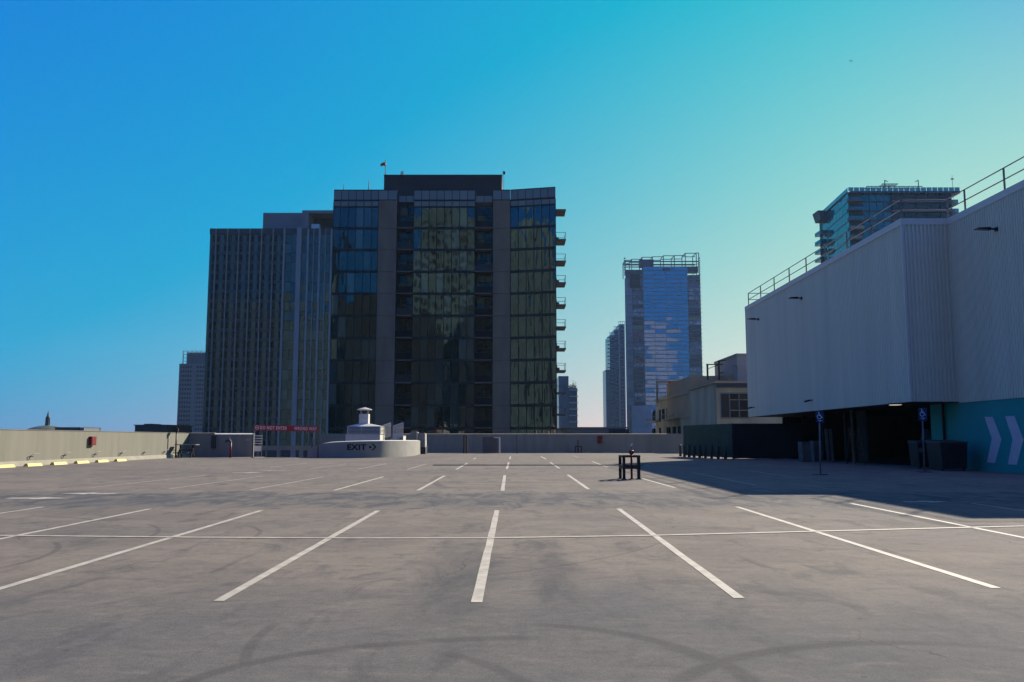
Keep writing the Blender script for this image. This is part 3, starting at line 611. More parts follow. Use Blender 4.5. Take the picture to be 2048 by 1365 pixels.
MB().hull8([(la, YV - .05, zt0 + .02), (lb, YV - .05, zt0 + .02), (lb, YV + D, zt0 + .02), (la, YV + D, zt0 + .02)], [(sx0, YV + 1.1, zr), (sx1, YV + 1.1, zr), (sx1, YV + 2, zr), (sx0, YV + 2, zr)]).build('roof', 'coping', t)
zs = ZZ(828.5, YV + 1.4)
MB().box(sx0, sx1, YV + 1.1, YV + 2.0, zr + .002, zs).build('stack', 'white_paint', t)
cxm = (sx0 + sx1) / 2 + .0; cy = YV + 1.55; cw = (XX(743.5, 820, cy) - XX(713.5, 820, cy)) / 2; ze, zp = ZZ(819.5, cy), ZZ(815, cy)
cap = MB().lathe((cxm, cy, 0), [(cw, ze - .05), (cw, ze), (.06, zp)], 12).build('cap', 'coping', t)
for a in range(4):
    ang = pi / 4 + a * pi / 2; MB().tube((cxm + .42 * cos(ang), cy + .42 * sin(ang), zs), (cxm + cw * .75 * cos(ang), cy + cw * .75 * sin(ang), ze - .04), .022, 6).build('strut', 'coping', t)
# stair flight with two guard panels
YA = 84.6
t = thing('stair_flight', (XX(785, 880, YA), YA, 0), 'pale steel stair flight with two sloping barred guards beside the vent', 'stairs')
def guard(p0, p1, yy, zlow0, zlow1, zt0_, zt1_, nb):
    xa, xb = XX(p0, 870, yy), XX(p1, 870, yy)
    MB().bar((xa, yy, ZZ(zt0_, yy)), (xb, yy, ZZ(zt1_, yy)), .06, .08).build('handrail', 'coping', t)
    MB().bar((xa, yy, ZZ(zlow0, yy)), (xb, yy, ZZ(zlow1, yy)), .05, .05).build('bottom_rail', 'coping', t)
    for k in range(nb + 1):
        u = k / nb; x = xa + (xb - xa) * u
        MB().box(x - .022, x + .022, yy - .012, yy + .012, ZZ(zlow0 + (zlow1 - zlow0) * u, yy), ZZ(zt0_ + (zt1_ - zt0_) * u, yy)).build('baluster', 'coping', t)
guard(764, 781, YA + 2.2, 879, 872, 852, 846, 9); guard(786, 806, YA, 879, 870.5, 852.5, 845.8, 11)
xa, xb = XX(782, 878, YA), XX(806, 878, YA)
MB().bar((xa, YA - .06, ZZ(881, YA)), (xb, YA - .06, ZZ(870.5, YA)), .1, .30).build('stringer', 'white_paint', t)
for k in range(5):
    u = (k + .5) / 5; x = xa + (xb - xa) * u; z = ZZ(880.5 + (870.5 - 880.5) * u, YA)
    MB().box(x - .16, x + .16, YA, YA + 2.15, z - .03, z + .03).build('tread', 'grey_metal', t)
MB().box(XX(804, 870, YA), XX(806.5, 870, YA), YA + .05, YA + 2.1, -3, ZZ(871, YA)).build('landing_wall', 'white_paint', t)
for (p0, p1, pt, pb, yy, lab) in ((820.5, 835.5, 864, 884, 96.5, 'grey slab block standing behind the right end of the curved exit wall'), (835.2, 851.2, 866.5, 893, 95.5, 'grey cabinet with a white right edge next to the exit wall')):
    xa, xb = XX(p0, 870, yy), XX(p1, 870, yy)
    t = thing('service_cabinet', ((xa + xb) / 2, yy, 0), lab, 'cabinet')
    MB().box(xa, xb - .14, yy, yy + .9, .75 if p0 > 830 else 0, ZZ(pt, yy)).build('body', 'parapet_lift', t)
    MB().box(xb - .14, xb, yy - .02, yy + .92, .75 if p0 > 830 else 0, ZZ(pt, yy) - .05).build('edge_panel', 'white_paint', t)
    if p0 > 830: MB().box(xa + .05, xb - .02, yy + .05, yy + .85, 0, .745).build('plinth', 'dark_metal', t)
    if p0 > 830: MB().tube((xb + .1, yy + .3, 0), (xb + .1, yy + .3, .95), .05, 8).build('bollard_pipe', 'white_paint', t)
# ------------------------------------------------------------------ gate posts at the far wall
yy = 100.5
x = XX(930.5, 890, yy); t = thing('timber_post', (x, yy, 0), 'brown doubled timber post in front of the far wall', 'post')
for sx in (-.15, .15): MB().box(x + sx - .11, x + sx + .11, yy - .1, yy + .1, 0, ZZ(871, yy)).build('timber', 'brown_wood', t)
MB().box(x - .18, x + .22, yy - .12, yy + .12, ZZ(871, yy) + .002, ZZ(870, yy) + .03).build('cap', 'pale_wood', t)
x = XX(999, 890, yy); t = thing('bracket_pole', (x, yy, 0), 'pale metal pole with a short arm on top before the far wall', 'pole')
MB().tube((x, yy, 0), (x, yy, ZZ(875.5, yy)), .075, 8).tube((x, yy, ZZ(875.8, yy)), (x - .65, yy, ZZ(875.4, yy)), .04, 8).box(x - .14, x + .14, yy - .14, yy + .14, 0, .04).build('pole', 'coping', t)
x0, x1 = XX(965, 890, yy + .5), XX(996, 890, yy + .5)
tag(MB().box(x0, x1, yy + .5, yy + .58, .02, ZZ(874, yy)).box(x0 + .85, x0 + .89, yy + .48, yy + .5, .9, ZZ(874, yy)).build('plywood_panel', mat('plywood', (.10, .09, .082), .85, .12, .8), None, False, ((x0 + x1) / 2, yy + .5, 0)),
    'flat brownish panel standing between the posts at the far wall', 'panel')
x = XX(1034, 890, yy); tag(MB().tube((x, yy, 0), (x, yy, ZZ(871, yy)), .06, 8).box(x - .12, x + .12, yy - .12, yy + .12, 0, .04).build('steel_post', 'dark_metal', None, False, (x, yy, 0)), 'thin dark steel post before the far wall, right of the pale pole', 'post')
# ------------------------------------------------------------------ guarded fire valve in the middle of the deck
x0, y0 = G(1250, 959.5); x1, _ = G(1277, 959.5)
xc = (x0 + x1) / 2; hw = .375; zt = .965
t = thing('pipe_guard', (xc, y0 + .3, 0), 'square black steel guard frame around the red fire valve on the deck', 'guard')
for sx, sy in ((-.30, 0), (.30, 0), (-.375, .62), (.375, .62)):
    MB().box(xc + sx - .055, xc + sx + .055, y0 + sy, y0 + sy + .11, 0, zt - .09).build('leg', 'black_metal', t)
    MB().box(xc + sx - .1, xc + sx + .1, y0 + sy - .05, y0 + sy + .16, .001, .02).build('foot_plate', 'dark_metal', t)
for z0, z1 in ((zt - .088, zt), (.42, .58)):
    MB().box(xc - .36, xc + .36, y0 - .012, y0 + .098, z0, z1).build('rail', 'black_metal', t); MB().box(xc - .43, xc + .43, y0 + .615, y0 + .715, z0, z1).build('rail', 'black_metal', t)
    for s in (-1, 1): MB().hull8([(xc + s * .30 - .05, y0 + .1, z0 + .002), (xc + s * .30 + .05, y0 + .1, z0 + .002), (xc + s * .375 + .05, y0 + .613, z0 + .002), (xc + s * .375 - .05, y0 + .613, z0 + .002)],
                                 [(xc + s * .30 - .05, y0 + .1, z1 - .002), (xc + s * .30 + .05, y0 + .1, z1 - .002), (xc + s * .375 + .05, y0 + .613, z1 - .002), (xc + s * .375 - .05, y0 + .613, z1 - .002)]).build('rail', 'black_metal', t)
xp = xc + .05; yp = y0 + .36
t = thing('fire_valve', (xp, yp, 0), 'red fire valve pipe with twin outlets inside the black guard', 'valve')
MB().tube((xp, yp, 0), (xp, yp, 1.04), .045, 10).tube((xp, yp, 0), (xp, yp, .02), .1, 10).build('pipe', 'red', t, True)
MB().tube((xp, yp, .99), (xp - .1, yp, 1.12), .045, 8).tube((xp, yp, .99), (xp + .1, yp, 1.12), .045, 8).tube((xp - .09, yp, 1.12), (xp + .09, yp, 1.12), .04, 8).build('outlet', 'red', t, True)
MB().tube((xp, yp, 1.1), (xp, yp, 1.34), .01, 6).build('stem', 'dark_metal', t); MB().tube((xp - .02, yp, 1.33), (xp + .05, yp, 1.44), .035, 6).build('tag', 'white_thing', t)
# ------------------------------------------------------------------ accessible parking signs
def access_sign(px, pyb, p0, p1, pt, pb, label):
    x, y = G(px, pyb); Xa, Xb = XX(p0, pt, y), XX(p1, pt, y); z1, z0 = ZZ(pt, y), ZZ(pb, y); xm = (Xa + Xb) / 2
    t = thing('accessible_parking_sign', (x, y, 0), label, 'sign', 'accessible parking signs')
    MB().tube((x, y, 0), (xm, y, z1 - .05), .035, 10).build('post', 'grey_metal', t, True); MB().box(x - .28, x + .28, y - .16, y + .16, 0, .03).build('base_plate', 'black_metal', t)
    b = MB().box(Xa, Xb, y - .055, y - .04, z0, z1).build('plate', 'blue_sign', t)
    w, h = Xb - Xa, z1 - z0; s = w / 1.0; ox, oz = xm - .02, z0 + h * .60; sy = MB(); yq = y - .0575
    def strip(pts, th):
        for a, c in zip(pts, pts[1:]):
            d = Vector((c[0] - a[0], c[1] - a[1])).normalized(); q = Vector((-d.y, d.x)) * th / 2
            sy.add([(ox + (a[0] - q.x) * s, yq, oz + (a[1] - q.y) * s), (ox + (c[0] - q.x) * s, yq, oz + (c[1] - q.y) * s), (ox + (c[0] + q.x) * s, yq, oz + (c[1] + q.y) * s), (ox + (a[0] + q.x) * s, yq, oz + (a[1] + q.y) * s)], [(0, 1, 2, 3)])
    strip([(-.02 + .26 * cos(a), -.10 + .26 * sin(a)) for a in [R(115) + R(255) * i / 16 for i in range(17)]], .075)
    strip([(-.07, .34), (-.05, .05), (.18, .03), (.28, -.22), (.38, -.18)], .10); strip([(-.06, .20), (.14, .20)], .07)
    sy.add([(ox + (-.08 + .075 * cos(2 * pi * i / 12)) * s, yq, oz + (.44 + .075 * sin(2 * pi * i / 12)) * s) for i in range(12)], [tuple(range(12))])
    sy.build('wheelchair_symbol', 'white_thing', b)
    MB().box(xm - .28 * s, xm + .26 * s, yq - .001, yq + .002, z0 + h * .19, z0 + h * .225).box(xm - .12 * s, xm + .12 * s, yq - .001, yq + .002, z0 + h * .105, z0 + h * .135).build('small_print', 'white_thing', b)
access_sign(1641, 950, 1630.5, 1646.5, 823.5, 846, 'blue wheelchair sign on a grey post in the shade, the left one of two')
access_sign(1849, 945, 1835.5, 1852.5, 816.5, 842, 'blue wheelchair sign on a grey post by the teal wall, the right one of two')
# ------------------------------------------------------------------ screened fence and bollards
fa, fb = G(1367.5, 914), G(1466, 919.5); HF = 2.86
t = thing('screen_fence', (fb[0], fb[1], 0), 'fence covered in dark green screen fabric, turning black on its right side', 'fence')
def screen(a, b, m, name, n=9, z0=.10):
    mb = MB(); rr = random.Random(3)
    for i in range(n * 4):
        u0, u1 = i / (n * 4), (i + 1) / (n * 4)
        p, q = (a[0] + (b[0] - a[0]) * u0, a[1] + (b[1] - a[1]) * u0), (a[0] + (b[0] - a[0]) * u1, a[1] + (b[1] - a[1]) * u1)
        w0, w1 = .035 * sin(i * 1.7), .035 * sin((i + 1) * 1.7)
        mb.quad((p[0] + w0, p[1] + w0, z0 + .04 * abs(sin(i * .9))), (q[0] + w1, q[1] + w1, z0 + .04 * abs(sin((i + 1) * .9))), (q[0], q[1], HF - .02), (p[0], p[1], HF - .02))
    mb.build(name, m, t)
    d = Vector((b[0] - a[0], b[1] - a[1], 0)).normalized(); nn = Vector((-d.y, d.x, 0)) * .07
    for i in range(n + 1):
        u = i / n; x, y = a[0] + (b[0] - a[0]) * u + nn.x, a[1] + (b[1] - a[1]) * u + nn.y
        MB().tube((x, y, 0), (x, y, HF + .05), .03, 6).build('fence_post', 'dark_metal', t)
    MB().tube((a[0] + nn.x, a[1] + nn.y, HF), (b[0] + nn.x, b[1] + nn.y, HF), .022, 6).build('top_rail', 'dark_metal', t)
screen(fa, fb, 'green_mesh', 'green_screen', 5); screen(fb, (23.4, fb[1] - .3), 'black_mesh', 'black_screen', 3, .06)
screen((23.4, fb[1] - .2), (23.4, 80), 'black_mesh', 'black_screen', 4, .05)
bl = ['leftmost, standing clear of the fence', 'second', 'third', 'fourth', 'fifth', 'sixth', 'seventh', 'eighth', 'rightmost']
for k, (px, pb) in enumerate(((1361, 913.2), (1370.5, 914), (1380, 914.6), (1390, 915.2), (1401, 915.8), (1412.5, 916.4), (1425, 917.2), (1438, 918.2), (1452.5, 919.4))):
    x, y = G(px, pb); zt = 1.12
    x -= .12 if k else 0; y -= .25 if k else 0
    o = MB().lathe((x, y, 0), [(.13, 0), (.13, zt - .12), (.11, zt - .05), (.06, zt - .01), (.01, zt)], 12).build('bollard', 'bollard', None, True, (x, y, 0))
    tag(o, f'dark round bollard in the row before the green fence, {bl[k]}' + ('' if k in (0, 8) else ' from the left'), 'bollard', 'bollards before the green fence')
# ================================================================== WHITE CORRUGATED BUILDING
BX, NX, Y1, Y2, Y3 = 21.5, 24.1, 38.9, 46.4, 78.2
ZB, ZT = 3.62, 13.35
t = thing('warehouse', (NX, Y2, 0), 'large white corrugated metal building raised over a dark open ground floor, with a teal wall', 'building')
WH = t
def corrug(a, b, z0, z1, nrm, pitch=.21, dep=.075):
    L = math.hypot(b[0] - a[0], b[1] - a[1]); n = int(L / pitch); d = ((b[0] - a[0]) / L, (b[1] - a[1]) / L); mb = MB(); prof = []
    for i in range(n):
        s = i * L / n; w = L / n
        prof += [(s, 0), (s + w * .42, 0), (s + w * .52, dep), (s + w * .9, dep)]
    prof.append((L, 0))
    pts = [(a[0] + d[0] * s + nrm[0] * o, a[1] + d[1] * s + nrm[1] * o) for s, o in prof]
    vs = [(x, y, z0) for x, y in pts] + [(x, y, z1) for x, y in pts]; k = len(pts)
    return mb.add(vs, [(i, i + 1, k + i + 1, k + i) for i in range(k - 1)])
corrug((BX, Y3), (BX, Y2), ZB, ZT, (-1, 0), .21, .05).build('siding', 'siding', t)
corrug((BX, Y2), (NX, Y2), ZB, ZT, (0, -1)).build('siding', 'siding', t)
corrug((NX, Y2), (NX, Y1), ZB - .06, ZT, (-1, 0)).build('siding', 'siding', t)
corrug((NX, Y1), (45, Y1), ZB - .06, ZT, (0, -1)).build('siding', 'siding', t)
core = MB().prism([(BX + .05, Y2 + .05), (NX + .05, Y2 + .05), (NX + .05, Y1 + .05), (45, Y1 + .05), (45, Y3), (BX + .05, Y3)], ZB + .03, ZT + .15).build('upper_volume', 'siding_trim', t)
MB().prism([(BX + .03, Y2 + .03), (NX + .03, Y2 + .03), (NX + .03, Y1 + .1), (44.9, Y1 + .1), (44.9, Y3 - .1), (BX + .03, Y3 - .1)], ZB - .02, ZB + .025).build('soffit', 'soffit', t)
tr = MB()
e = .09
tr.box(BX - e, BX + .35, Y2 - e, Y3 + e, ZT, ZT + .36).build('roof_coping', 'siding_trim', t)
MB().box(BX + .352, NX - e - .002, Y2 - e, Y2 + .3, ZT, ZT + .357).build('roof_coping', 'siding_trim', t)
MB().box(NX - e, NX + .35, Y1 - e, Y2 + .3, ZT, ZT + .36).build('roof_coping', 'siding_trim', t)
MB().box(BX + .36, 45, Y3 - .3, Y3 + e, ZT, ZT + .355).build('roof_coping', 'siding_trim', t)
MB().box(NX + .36, 45, Y1 - e, Y1 + .3, ZT, ZT + .355).build('roof_coping', 'siding_trim', t)
for x, y in ((BX, Y2), (BX, Y3)): MB().box(x - .075, x + .07, y - .075, y + .07, ZB, ZT - .002).build('corner_trim', 'siding_trim', t)
MB().box(NX - .03, NX + .03, Y2 - .10, Y2 - .03, ZB, ZT - .002).build('corner_trim', 'siding_trim', t)
# ground floor
WY = 49.7
tw = MB().box(NX, NX + .3, Y1, WY, 0, ZB - .03).build('teal_wall', 'teal', t)
MB().box(NX + .31, 45, Y1 + .02, Y1 + .3, 0, ZB - .03).build('teal_wall', 'teal', t)
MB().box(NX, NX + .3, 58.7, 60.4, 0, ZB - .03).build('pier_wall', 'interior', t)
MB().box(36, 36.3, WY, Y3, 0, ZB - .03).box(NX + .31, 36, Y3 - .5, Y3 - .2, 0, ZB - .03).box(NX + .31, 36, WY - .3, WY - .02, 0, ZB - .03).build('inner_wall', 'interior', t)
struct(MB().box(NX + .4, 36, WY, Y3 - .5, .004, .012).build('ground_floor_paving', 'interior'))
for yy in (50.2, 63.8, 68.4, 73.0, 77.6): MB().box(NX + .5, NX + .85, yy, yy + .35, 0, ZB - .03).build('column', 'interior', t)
MB().tube((NX - .12, 48.0, .0), (NX - .12, 48.0, ZB - .03), .075, 10).build('downpipe', 'black_metal', t)
for k, pts in enumerate((((1969, 834), (1985.5, 834), (2003, 879), (1990, 926.6), (1974, 925), (1983.7, 877.7)), ((2010, 833), (2028.6, 832.4), (2047, 879.5), (2033.6, 930), (2015.7, 929), (2025, 878.6)), ((2054, 832), (2074, 831), (2094, 880), (2080, 934), (2060, 932.5), (2071, 879)))):
    q = [PX(px, py, NX - .012) for px, py in pts]; q = [(NX - .012, y, z) for y, z in q]
    MB().add(q, [(0, 1, 2, 5), (5, 2, 3, 4)]).build('chevron', 'chevron', tw)
# ceiling lamp under the overhang
x, z = XX(1791, 815, 47.6), ZB - .14
t = thing('ceiling_lamp', (x, 47.6, z), 'lit flat ceiling lamp under the corner of the corrugated building', 'lamp')
MB().box(x - .26, x + .26, 47.3, 47.9, z + .03, z + .11).build('housing', 'dark_metal', t); MB().box(x - .23, x + .23, 47.33, 47.87, z, z + .028).build('lens', 'lamp_lit', t)
# roof railing
t = thing('roof_railing', (BX, Y2, ZT + .36), 'galvanised two-rail safety railing along the roof edge of the corrugated building', 'railing')
zr = ZT + .36; HR = 1.16
yp = [Y3 - .6 - k * (Y3 - .6 - Y2 - .2) / 8 for k in range(9)]
for yy in yp: MB().box(BX + .06, BX + .13, yy - .035, yy + .035, zr, zr + HR).build('rail_post', 'galv', t)
for yy in (Y2 - 1.6, Y2 - 5.3): MB().box(NX + .06, NX + .13, yy - .035, yy + .035, zr, zr + HR).build('rail_post', 'galv', t)
MB().box(NX + .06, NX + .13, Y2 + .15, Y2 + .22, zr, zr + HR).build('rail_post', 'galv', t)
for z in (zr + .58, zr + HR):
    MB().tube((BX + .095, Y3 - .6, z), (BX + .095, Y2 + .2, z), .032, 6).tube((BX + .095, Y2 + .2, z), (NX + .095, Y2 + .2, z), .032, 6).tube((NX + .095, Y2 + .2, z), (NX + .095, Y1 + .2, z), .032, 6).tube((BX + .095, Y3 - .6, z), (BX + 12, Y3 - .6, z), .032, 6).tube((NX + .095, Y1 + .2, z), (44, Y1 + .2, z), .032, 6).build('rail', 'galv', t)
# wall flood lamps
def flood(px, py, wall_x, L, label):
    y, z = PX(px, py, wall_x); t = thing('flood_lamp', (wall_x, y, z), label, 'lamp', 'flood lamps on the corrugated wall'); w = .17
    MB().box(wall_x - .12, wall_x - .047, y - .1, y + .1, z - .1, z + .1).build('wall_plate', 'black_metal', t)
    MB().tube((wall_x - .1, y, z), (wall_x - L * .38, y, z + .03), .05, 8).build('arm', 'black_metal', t)
    a, b = wall_x - L * .34, wall_x - L
    MB().hull8([(b, y - w, z + .0), (a, y - w * .6, z - .05), (a, y + w * .6, z - .05), (b, y + w, z + .0)], [(b + .12, y - w * .7, z + .07), (a, y - w * .6, z + .10), (a, y + w * .6, z + .10), (b + .12, y + w * .7, z + .07)]).build('head', 'black_metal', t)
    MB().hull8([(b + .05, y - w * .75, z - .02), (a - .14, y - w * .6, z - .062), (a - .14, y + w * .6, z - .062), (b + .05, y + w * .75, z - .02)], [(b + .05, y - w * .75, z - .004), (a - .14, y - w * .6, z - .046), (a - .14, y + w * .6, z - .046), (b + .05, y + w * .75, z - .004)]).build('lens', 'lamp_lens', t)
flood(1996, 459, NX, 1.15, 'black flood lamp high on the near right corrugated wall'); flood(1605, 597, BX, 1.05, 'black flood lamp near the roof edge, middle of the long corrugated wall'); flood(1518.5, 639, BX, 1.05, 'black flood lamp at the far end of the long corrugated wall')
for px, py, lab in ((1626, 801, 'small camera low on the corrugated wall above the left wheelchair sign'), (1509.5, 815, 'small camera low at the far end of the corrugated wall')):
    y, z = PX(px, py, BX); t = thing('wall_camera', (BX, y, z), lab, 'camera')
    MB().tube((BX - .04, y, z), (BX - .3, y, z - .03), .03, 6).box(BX - .09, BX - .046, y - .07, y + .07, z - .07, z + .07).build('bracket', 'dark_metal', t); MB().bar((BX - .22, y, z + .0), (BX - .62, y, z - .10), .14, .13).build('camera_body', 'dark_metal', t)
# things standing in the shade of the overhang
def bin_(x0, x1, y0, y1, h, label, m='black_metal'):
    t = thing('waste_bin', ((x0 + x1) / 2, y0, 0), label, 'bin')
    MB().hull8([(x0 + .06, y0 + .05, .10), (x1 - .06, y0 + .05, .10), (x1 - .06, y1 - .05, .10), (x0 + .06, y1 - .05, .10)], [(x0, y0, h), (x1, y0, h), (x1, y1, h), (x0, y1, h)]).build('body', m, t)
    MB().hull8([(x0 - .04, y0 - .05, h + .002), (x1 + .04, y0 - .05, h + .002), (x1 + .04, y1 + .04, h + .002), (x0 - .04, y1 + .04, h + .002)], [(x0, y0, h + .06), (x1, y0, h + .06), (x1, y1, h + .16), (x0, y1, h + .16)]).build('lid', 'dark_metal', t)
    for sx in (x0 + .15, x1 - .15): MB().tube((sx - .03, y0 + .2, .08), (sx + .03, y0 + .2, .08), .08, 10).build('wheel', 'black_metal', t)
    for k in range(1, 4): MB().box(x0 + (x1 - x0) * k / 4 - .03, x0 + (x1 - x0) * k / 4 + .03, y0 - .01, y0 + .03, .25, h - .1).build('rib', m, t)
    return t
bin_(21.95, 23.35, 44.4, 45.9, 1.42, 'large dark wheeled waste bin against the teal wall')
b2 = bin_(22.1, 23.1, 47.2, 48.3, 1.40, 'smaller dark waste bin behind the right wheelchair sign')
MB().box(22.14, 22.32, 47.13, 47.15, .9, 1.15).build('sticker', 'carton', b2)
x = 22.75; t = thing('hooded_machine', (x, 47.5, 1.56), 'dark hooded unit standing on the smaller waste bin', 'machine')
MB().hull8([(x - .2, 47.4, 1.56), (x + .25, 47.4, 1.56), (x + .25, 47.8, 1.56), (x - .2, 47.8, 1.56)], [(x - .12, 47.45, 2.0), (x + .12, 47.45, 2.0), (x + .12, 47.75, 2.0), (x - .12, 47.75, 2.0)]).build('body', 'dark_metal', t); MB().lathe((x, 47.6, 1.9), [(.16, 0), (.18, .1), (.12, .22), (.03, .26)], 12).build('hood', 'dark_metal', t, True)
for k, (px0, px1, pb, pt, lab) in enumerate(((1605, 1622, 914, 884, 'pale stacked crate standing in the dark open ground floor'), (1628, 1645, 912, 882, 'grey crate behind the left wheelchair sign'))):
    y = 61.5 + 2 * k; xa, xb = XX(px0, 900, y), XX(px1, 900, y); z1 = ZZ(pt, y)
    t = thing('crate', ((xa + xb) / 2, y, 0), lab, 'crate')
    MB().box(xa, xb, y, y + .9, .0, z1 * .52).build('lower_box', 'carton', t); MB().box(xa - .03, xb - .05, y - .02, y + .88, z1 * .52 + .01, z1).build('upper_box', 'carton', t)
y = 56.2; xa, xb = XX(1700, 870, y), XX(1720, 870, y)
t = thing('step_ladder', ((xa + xb) / 2, y, 0), 'yellow step ladder leaning in the dark ground floor', 'ladder')
for dx in (0, xb - xa): MB().bar((xa + dx + .12, y - .4, 0), (xa + dx, y + .1, 2.35), .06, .08, (0, 1, 0)).build('side_rail', 'ladder_yellow', t)
for k in range(7):
    u = (k + .6) / 7.4; MB().box(xa + .12 * (1 - u), xb + .12 * (1 - u), y - .4 + .5 * u - .04, y - .4 + .5 * u + .04, 2.35 * u - .02, 2.35 * u + .02).build('rung', 'ladder_yellow', t)
for dx in (.05, xb - xa - .05): MB().bar((xa + dx, y + .9, 0), (xa + dx, y + .14, 2.3), .04, .05, (0, 1, 0)).build('rear_leg', 'dark_metal', t)
for k, (px, lab) in enumerate(((1655, 'pale upright board leaning inside the dark ground floor, left one'), (1664, 'pale upright board leaning inside the dark ground floor, right one'))):
    y = 60.8; x = XX(px, 870, y); tag(MB().bar((x, y, 0), (x, y + .3, ZZ(858, y)), .2, .04, (0, 1, 0)).build('board', 'carton', None, False, (x, y, 0)), lab, 'board', 'boards leaning inside the ground floor')
y = 59.5; x = XX(1693, 830, y); tag(MB().tube((x, y - .9, 0), (x, y - .9, ZB - .03), .09, 10).box(x - .11, x + .11, y - 1.01, y - .79, 1.9, 2.02).build('drain_pipe', 'carton', None, False, (x, y - .9, 0)), 'pale vertical drain pipe above the step ladder', 'pipe')
# ================================================================== CITY
def grid(parent, name, mn, a, b, zs, ncol, gapx=.1, gapz=.2, thick=.06, jit=0.0, cols=None, out=0.0):
    """panes between plan points a and b (left to right seen from outside), rows between consecutive z"""
    L = math.hypot(b[0] - a[0], b[1] - a[1]); d = ((b[0] - a[0]) / L, (b[1] - a[1]) / L); ang = math.atan2(d[1], d[0]); nrm = (d[1], -d[0])
    cols = cols or [i / ncol for i in range(ncol + 1)]; me = unit(mn)
    for z0, z1 in zs:
        for u0, u1 in zip(cols, cols[1:]):
            s = (u0 + u1) / 2 * L
            inst(name, me, parent, (a[0] + d[0] * s + nrm[0] * out, a[1] + d[1] * s + nrm[1] * out, (z0 + z1) / 2),
                 (random.gauss(0, jit), 0, ang + random.gauss(0, jit)), ((u1 - u0) * L - gapx, thick, z1 - z0 - gapz))
# ------------------------------------------------------------------ dark glass apartment tower
YM = 138.0
x_ = lambda px, py=400, Y=YM: XX(px, py, Y)
LA, LB, PA, PB, RA_, RB_, CA, CB = x_(667.5), x_(757), x_(757.5), x_(794.5), x_(795), x_(828), x_(828), x_(950)
SA, SB, QA, QB, WA, WB = x_(950), x_(985.5), x_(986), x_(1020.5), x_(1021), x_(1110)
YO = YM - 1.65
zf = [ZZ(457, YM) - k * (ZZ(457, YM) - ZZ(857, YM)) / 9 for k in range(0, 13)]
zt = ZZ(381, YM); z_par0 = ZZ(400, YM); z_tr0, z_tr1 = ZZ(413.5, YM), ZZ(403.5, YM)
A = thing('glass_apartment_tower', (x_(890), YM, GROUND), 'dark glass apartment tower with two bare concrete piers in the centre of the view', 'building')
c = .16; DR = 1.7
body = [(LA, YM + c), (LB, YM + c), (PB - .02, YM + c), (PB - .02, YM + DR), (CA + .02, YM + DR), (CA + .02, YM + c), (CB - .02, YM + c), (CB - .02, YM + DR), (QA + .02, YM + DR), (QA + .02, YM + c), (WA, YM + c), (WB, YO + c), (WB, YM + 26), (LA, YM + 26)]
MB().prism(body, GROUND, z_par0 + .1).build('tower_body', 'frame_dark', A)
rows = [(z_tr0 - (z_tr0 - zf[0]), z_tr0)] + list(zip(zf[1:], zf))
segs = (((LA, YM), (LB, YM), 6, [0, .155, .33, .505, .68, .855, 1.0]), ((CA, YM), (CB, YM), 8, None), ((WA, YM), (WB, YO), 6, [0, .173, .346, .519, .692, .865, 1.0]))
for a, b, nc, cs in segs:
    grid(A, 'window_pane', 'pane' if a[0] < QA else 'pane_wavy', a, b, rows[:11], nc, .12, .46, .08, .0045, cs)
    grid(A, 'transom_pane', 'parapet_glass', a, b, [(z_tr0, z_tr1 + .1)], nc, .10, .12, .06, .002, cs)
    L = math.hypot(b[0] - a[0], b[1] - a[1]); ang = math.atan2(b[1] - a[1], b[0] - a[0])
    for z in zf[:11]: inst('spandrel_band', unit('frame_dark'), A, ((a[0] + b[0]) / 2, (a[1] + b[1]) / 2 - .05, z), (0, 0, ang), (L, .16, .42))
    mb = MB(); cs2 = cs or [i / nc for i in range(nc + 1)]
    for u in cs2:
        x, y = a[0] + (b[0] - a[0]) * u, a[1] + (b[1] - a[1]) * u; mb.box(x - .045, x + .045, y - .07, y + .1, zf[11], z_tr1)
    mb.build('mullion_grid', 'frame_dark', A)
    inst('spandrel_band', unit('frame_dark'), A, ((a[0] + b[0]) / 2, (a[1] + b[1]) / 2 - .05, (z_tr1 + z_par0) / 2 + .02), (0, 0, ang), (L, .16, .22))
for a, b, nc in (((LA, YM), (LB, YM), 6), ((LB + .02, YM), (PB, YM), 2), ((CA, YM), (CB, YM), 8), ((QA, YM), (QB, YM), 2), ((WA, YM), (WB, YO), 6)):
    grid(A, 'parapet_pane', 'parapet_glass', a, b, [(z_par0, zt)], nc, .09, .08, .06, .002)
for a, b in ((LA, PB), (CA, CB), (QA, QB)): MB().box(a, b, YM - .05, YM + .12, zt, zt + .1).box(a, b, YM + .07, YM + .13, z_par0, zt).build('parapet_rail', 'frame_dark', A)
MB().hull8([(WA, YM - .05, zt), (WB, YO - .05, zt), (WB, YO + .12, zt), (WA, YM + .12, zt)], [(WA, YM - .05, zt + .1), (WB, YO - .05, zt + .1), (WB, YO + .12, zt + .1), (WA, YM + .12, zt + .1)]).hull8([(WA, YM + .07, z_par0), (WB, YO + .07, z_par0), (WB, YO + .13, z_par0), (WA, YM + .13, z_par0)], [(WA, YM + .07, zt), (WB, YO + .07, zt), (WB, YO + .13, zt), (WA, YM + .13, zt)]).build('parapet_rail', 'frame_dark', A)
for a, b in ((PA, PB), (QA, QB)):
    ze = [z_par0 - .1] + zf[:12]
    for z1, z0 in zip(ze, ze[1:]): MB().box(a + .03, b - .03, YM - .06, YM + .15, z0 + .025, z1 - .025).build('concrete_panel', 'concrete', A)
